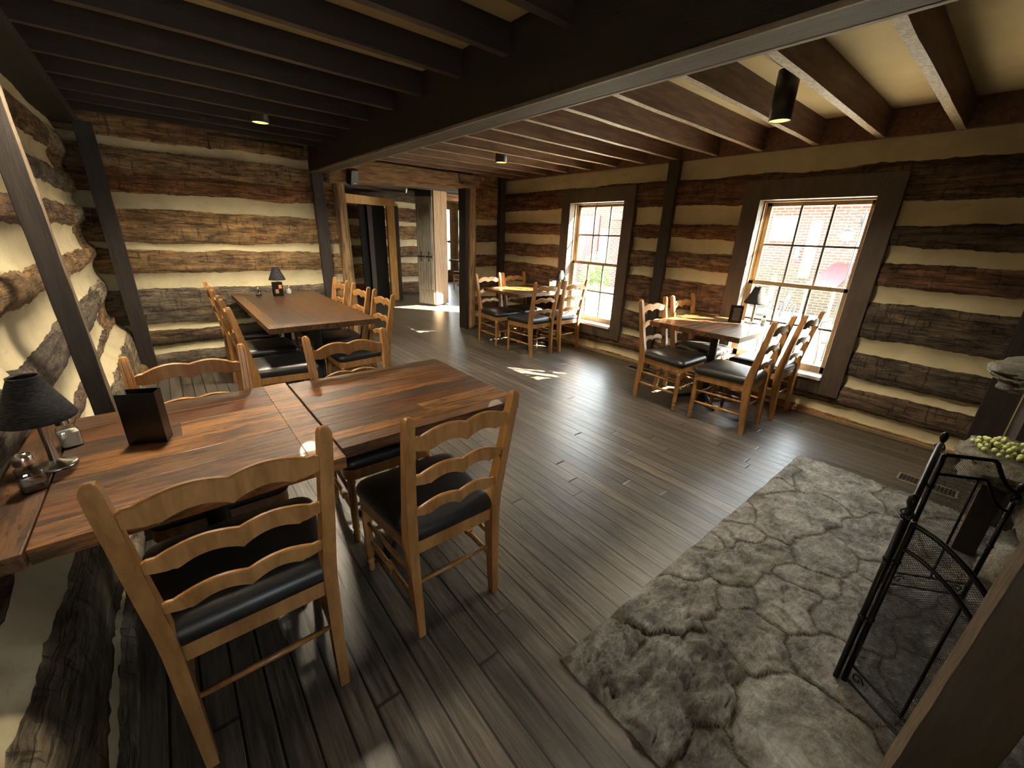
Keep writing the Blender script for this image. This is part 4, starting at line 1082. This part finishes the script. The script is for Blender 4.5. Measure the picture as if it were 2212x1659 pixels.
# ------------------------------------------------------------------ outdoors
b = MB(); b.add([(XW+.3, -30, -.35), (60, -30, -.35), (60, 40, -.35), (XW+.3, 40, -.35)], [(0, 1, 2, 3)]); b.add([(5.8, 12.2, -.35), (5.8, 40, -.35), (-20, 40, -.35), (-20, 12.2, -.35)], [(0, 1, 2, 3)])
st(b.build('patio_ground', 'ground'))
b = MB(); b.box(XW+.148, XW+.22, -3, .86, -.35, 2.6); b.box(XW+.148, XW+.22, 1.83, 3.27, -.35, 2.6); b.box(XW+.148, XW+.22, 4.25, YB+.2, -.35, 2.6)
for W in (W1, W2): b.box(XW+.148, XW+.22, W[0]-.055, W[1]+.055, -.35, W[2]-.03); b.box(XW+.148, XW+.22, W[0]-.055, W[1]+.055, W[3]+.03, 2.6)
st(b.build('wall_right_outer', 'log_y'))
b = MB(); b.box(-1.5, XW+.6, -2.0, YB+.2, 2.6, 2.75); b.box(-1.5, 6.5, YB+.2, 13, 2.6, 2.75); b.box(6.5, 8.5, 7.7, 13, 2.6, 2.75); st(b.build('roof', 'post_wood'))
# brick house across the street
hs = thing('brick_building', 'red brick building with white windows across the street', 'building', (14, 4, -.35))
b = MB(); b.box(0, 5, -8, 3.2, 1.25, 2.85); b.build('wall', 'brick', hs)
b = MB(); b.box(-.03, 5, -8, 3.2, 0, 1.25); b.build('stone_base', 'brick_tan', hs)
b = MB(); b.box(-.35, 5.3, -8.2, 3.4, 2.85, 3.0); b.build('eave', 'white', hs)
for (y0, y1, z0, z1) in ((.48, 1.1, 1.95, 2.62), (-.15, .12, 1.0, 2.5), (-1.9, -1.3, 1.5, 2.5)):
    f = MB(); f.box(-.06, 0, y0, y1, z0, z1); fo = f.build('window', 'white', hs)
    f = MB(); f.box(-.075, -.06, y0+.08, y1-.08, z0+.08, z1-.08); f.build('pane', 'glass', fo)
M['red_metal'] = mat('red_roof', (.10, .018, .022), .5)[0]
h2 = thing('shop_building', 'red and tan shopfront building seen through the far window', 'building', (14, 10, -.35))
b = MB(); b.box(0, 5, -1.6, 6, 0, 4.5); b.build('wall', 'brick_tan', h2)
b = MB(); b.box(-.8, 0, -1.2, .5, 2.5, 2.7); b.box(-.05, .0, .1, 1.2, 0, 2.2); b.build('porch', 'brick', h2)
b = MB(); b.box(-.04, 0, 1.5, 2.5, .5, 2.7); b.build('red_front', 'red_metal', h2)
b = MB(); b.box(-.06, 0, .95, 1.4, .9, 2.2); fo = b.build('window', 'white', h2)
b = MB(); b.box(-.08, -.06, 1.0, 1.35, 1.0, 2.1); b.build('pane', 'glass', fo)
b = MB(); b.loft([[(12.4, 2.78, .60), (13.55, 2.70, 1.10), (13.55, 2.70, 1.05), (12.4, 2.78, .55)], [(12.4, 3.45, .60), (13.55, 3.25, 1.10), (13.55, 3.25, 1.05), (12.4, 3.45, .55)]])
aw = thing('red_awning', 'pink red metal porch roof in front of the brick building', 'awning', (0, 0, 0))
b.build('canopy', 'red_metal', aw)
b = MB()
for y in (2.82, 3.40): b.tube([(12.45, y, -.35), (12.45, y, .58)], .03, 8)
b.build('support', 'white', aw)
sl = thing('street_lamp', 'scrolled street lamp with a white globe outside the near window', 'street lamp', (8.4, 1.80, -.35))
b = MB(); b.tube([(0, 0, 0), (0, 0, 2.35)], .016, 8); b.build('pole', 'iron', sl)
b = MB(); b.tube([(0, .16+.13*math.cos(a), 2.25+.13*math.sin(a)) for a in [PI+.5-i*(PI+.5)/16 for i in range(17)]] + [(0, .29-.29, 2.14)][:0], .009, 6)
b.tube([(0, .155+.075*(1-t*.7)*math.cos(t*8), 2.24+.065*(1-t*.7)*math.sin(t*8)) for t in [i/20 for i in range(21)]], .006, 6)
b.tube([(0, .03, 2.25), (0, .0, 2.10)], .008, 6); b.tube([(0, .16, 2.19), (0, .16, 2.13)], .008, 6); b.build('scroll', 'iron', sl)
b = MB(); b.ball((0, .155, 2.02), .09, 16); b.build('globe', 'white', sl)
b = MB(); b.lathe([(.095, 2.08), (.04, 2.12), (.015, 2.14)], 14, 0, True, (0, .155)); b.lathe([(.015, 1.90), (.035, 1.935)], 10, 0, True, (0, .155)); b.build('cap', 'iron', sl)
# patio furniture
def patio_chair(label, x, y, rz):
    r = thing('patio_chair', label, 'patio chair', (x, y, -.35), rz, 'metal patio chairs')
    b = MB()
    for sx in (-.24, .24):
        b.tube([(sx, .22, 0), (sx, .22, .62), (sx, .15, .65), (sx, -.2, .65)], .012, 6); b.tube([(sx, -.26, 0), (sx, -.22, .45), (sx, -.3, .92)], .012, 6)
    b.tube([(-.24, -.30, .92), (-.12, -.31, .98), (.12, -.31, .98), (.24, -.30, .92)], .012, 6); b.build('frame', 'iron', r)
    b = MB()
    for k in range(7): b.tube([(-.18+k*.06, .22, .44), (-.18+k*.06, -.22, .44), (-.18+k*.06, -.30, .93)], .005, 5)
    b.build('seat', 'iron', r); return r
pc = patio_chair('black metal patio chair low in the near window view, nearest the glass', 6.6, 1.15, -2.0)
dup(pc, (7.6, 2.55, -.35), 1.2, 'metal patio chair beside the round patio table, farther side')
dup(pc, (9.6, 3.2, -.35), .4, 'metal patio chair farther out on the bright patio')
r = thing('patio_table', 'pale round patio table outside the near window', 'patio table', (7.3, 1.95, -.35))
b = MB(); b.lathe([(.42, .72), (.43, .74), (.42, .75), (.0, .75)], 28, 0, False); b.build('tabletop', 'white', r)
b = MB(); b.lathe([(.2, 0), (.2, .02), (.03, .05), (.03, .72)], 16); b.build('pedestal', 'iron', r)
M['yellow'] = mat('yellow_cloth', (.85, .6, .05), .8)[0]; M['cyan'] = mat('cyan_cloth', (.05, .45, .7), .8)[0]
r = thing('patio_umbrella', 'folded yellow and blue patio umbrella beyond the near window', 'umbrella', (11.0, 3.70, -.35))
b = MB(); b.tube([(0, 0, 0), (0, 0, 1.0)], .02, 8); b.build('pole', 'white', r)
b = MB(); b.lathe([(.05, .25), (.075, .35), (.05, 1.1), (.015, 1.2)], 10); b.build('folded_canopy', 'yellow', r)
r = thing('blue_banner', 'narrow blue banner hanging on the brick building', 'banner', (13.9, 4.22, 1.12))
b = MB(); b.box(0, .02, 0, .11, 0, .42); b.build('cloth', 'cyan', r)
# planting and a leafy tree whose branches break up the sunbeam
def leaf_mass(name, label, cat, loc, rx, rz_, n, ls, m_, seed, trunk_h=0):
    r = thing(name, label, cat, loc); q = random.Random(seed); b = MB()
    for k in range(n):
        a = Vector((q.gauss(0, 1), q.gauss(0, 1), q.gauss(0, 1))).normalized()*(q.random()**.4)
        p = Vector((a.x*rx, a.y*rx, trunk_h+rz_+a.z*rz_)); u = Vector((q.gauss(0, 1), q.gauss(0, 1), q.gauss(0, 1))).normalized(); v_ = u.orthogonal().normalized()
        s = ls*(.6+.8*q.random()); b.add([p-u*s, p+v_*s*.5, p+u*s, p-v_*s*.5], [(0, 1, 2, 3)], 0)
    b.build('foliage', m_, r)
    if trunk_h:
        b = MB(); b.tube([(0, 0, 0), (.05, 0, trunk_h*.6), (0, .05, trunk_h+rz_)], [.14, .10, .05], 10)
        for k in range(9):
            a = q.random()*6.28; b.tube([(0, .03, trunk_h*.8+rz_*.3*q.random()), (math.cos(a)*rx*.5, math.sin(a)*rx*.5, trunk_h+rz_*q.random()), (math.cos(a)*rx*.9, math.sin(a)*rx*.9, trunk_h+rz_*1.6*q.random())], [.05, .03, .012], 6)
        b.build('trunk', 'post_wood', r)
    return r
M['yl_leaf'] = mat('autumn_leaf', (.55, .38, .06), .7)[0]
leaf_mass('flower_bed', 'yellow and orange planting on the patio below the near window', 'plants', (6.0, 2.05, -.35), .42, .16, 500, .035, 'yl_leaf', 3)
leaf_mass('green_shrub', 'green bush in front of the shopfront beyond the far window', 'shrub', (12.0, 9.8, -.35), .6, .7, 900, .06, 'leaf', 4)
leaf_mass('street_tree', 'leafy street tree outside, upstream of the sun and out of the picture', 'tree', (10.4, -5.6, -.35), 2.2, 1.5, 330, .16, 'leaf', 6, 3.2)
c0.scale = (1.07, 1.0, 1.04)
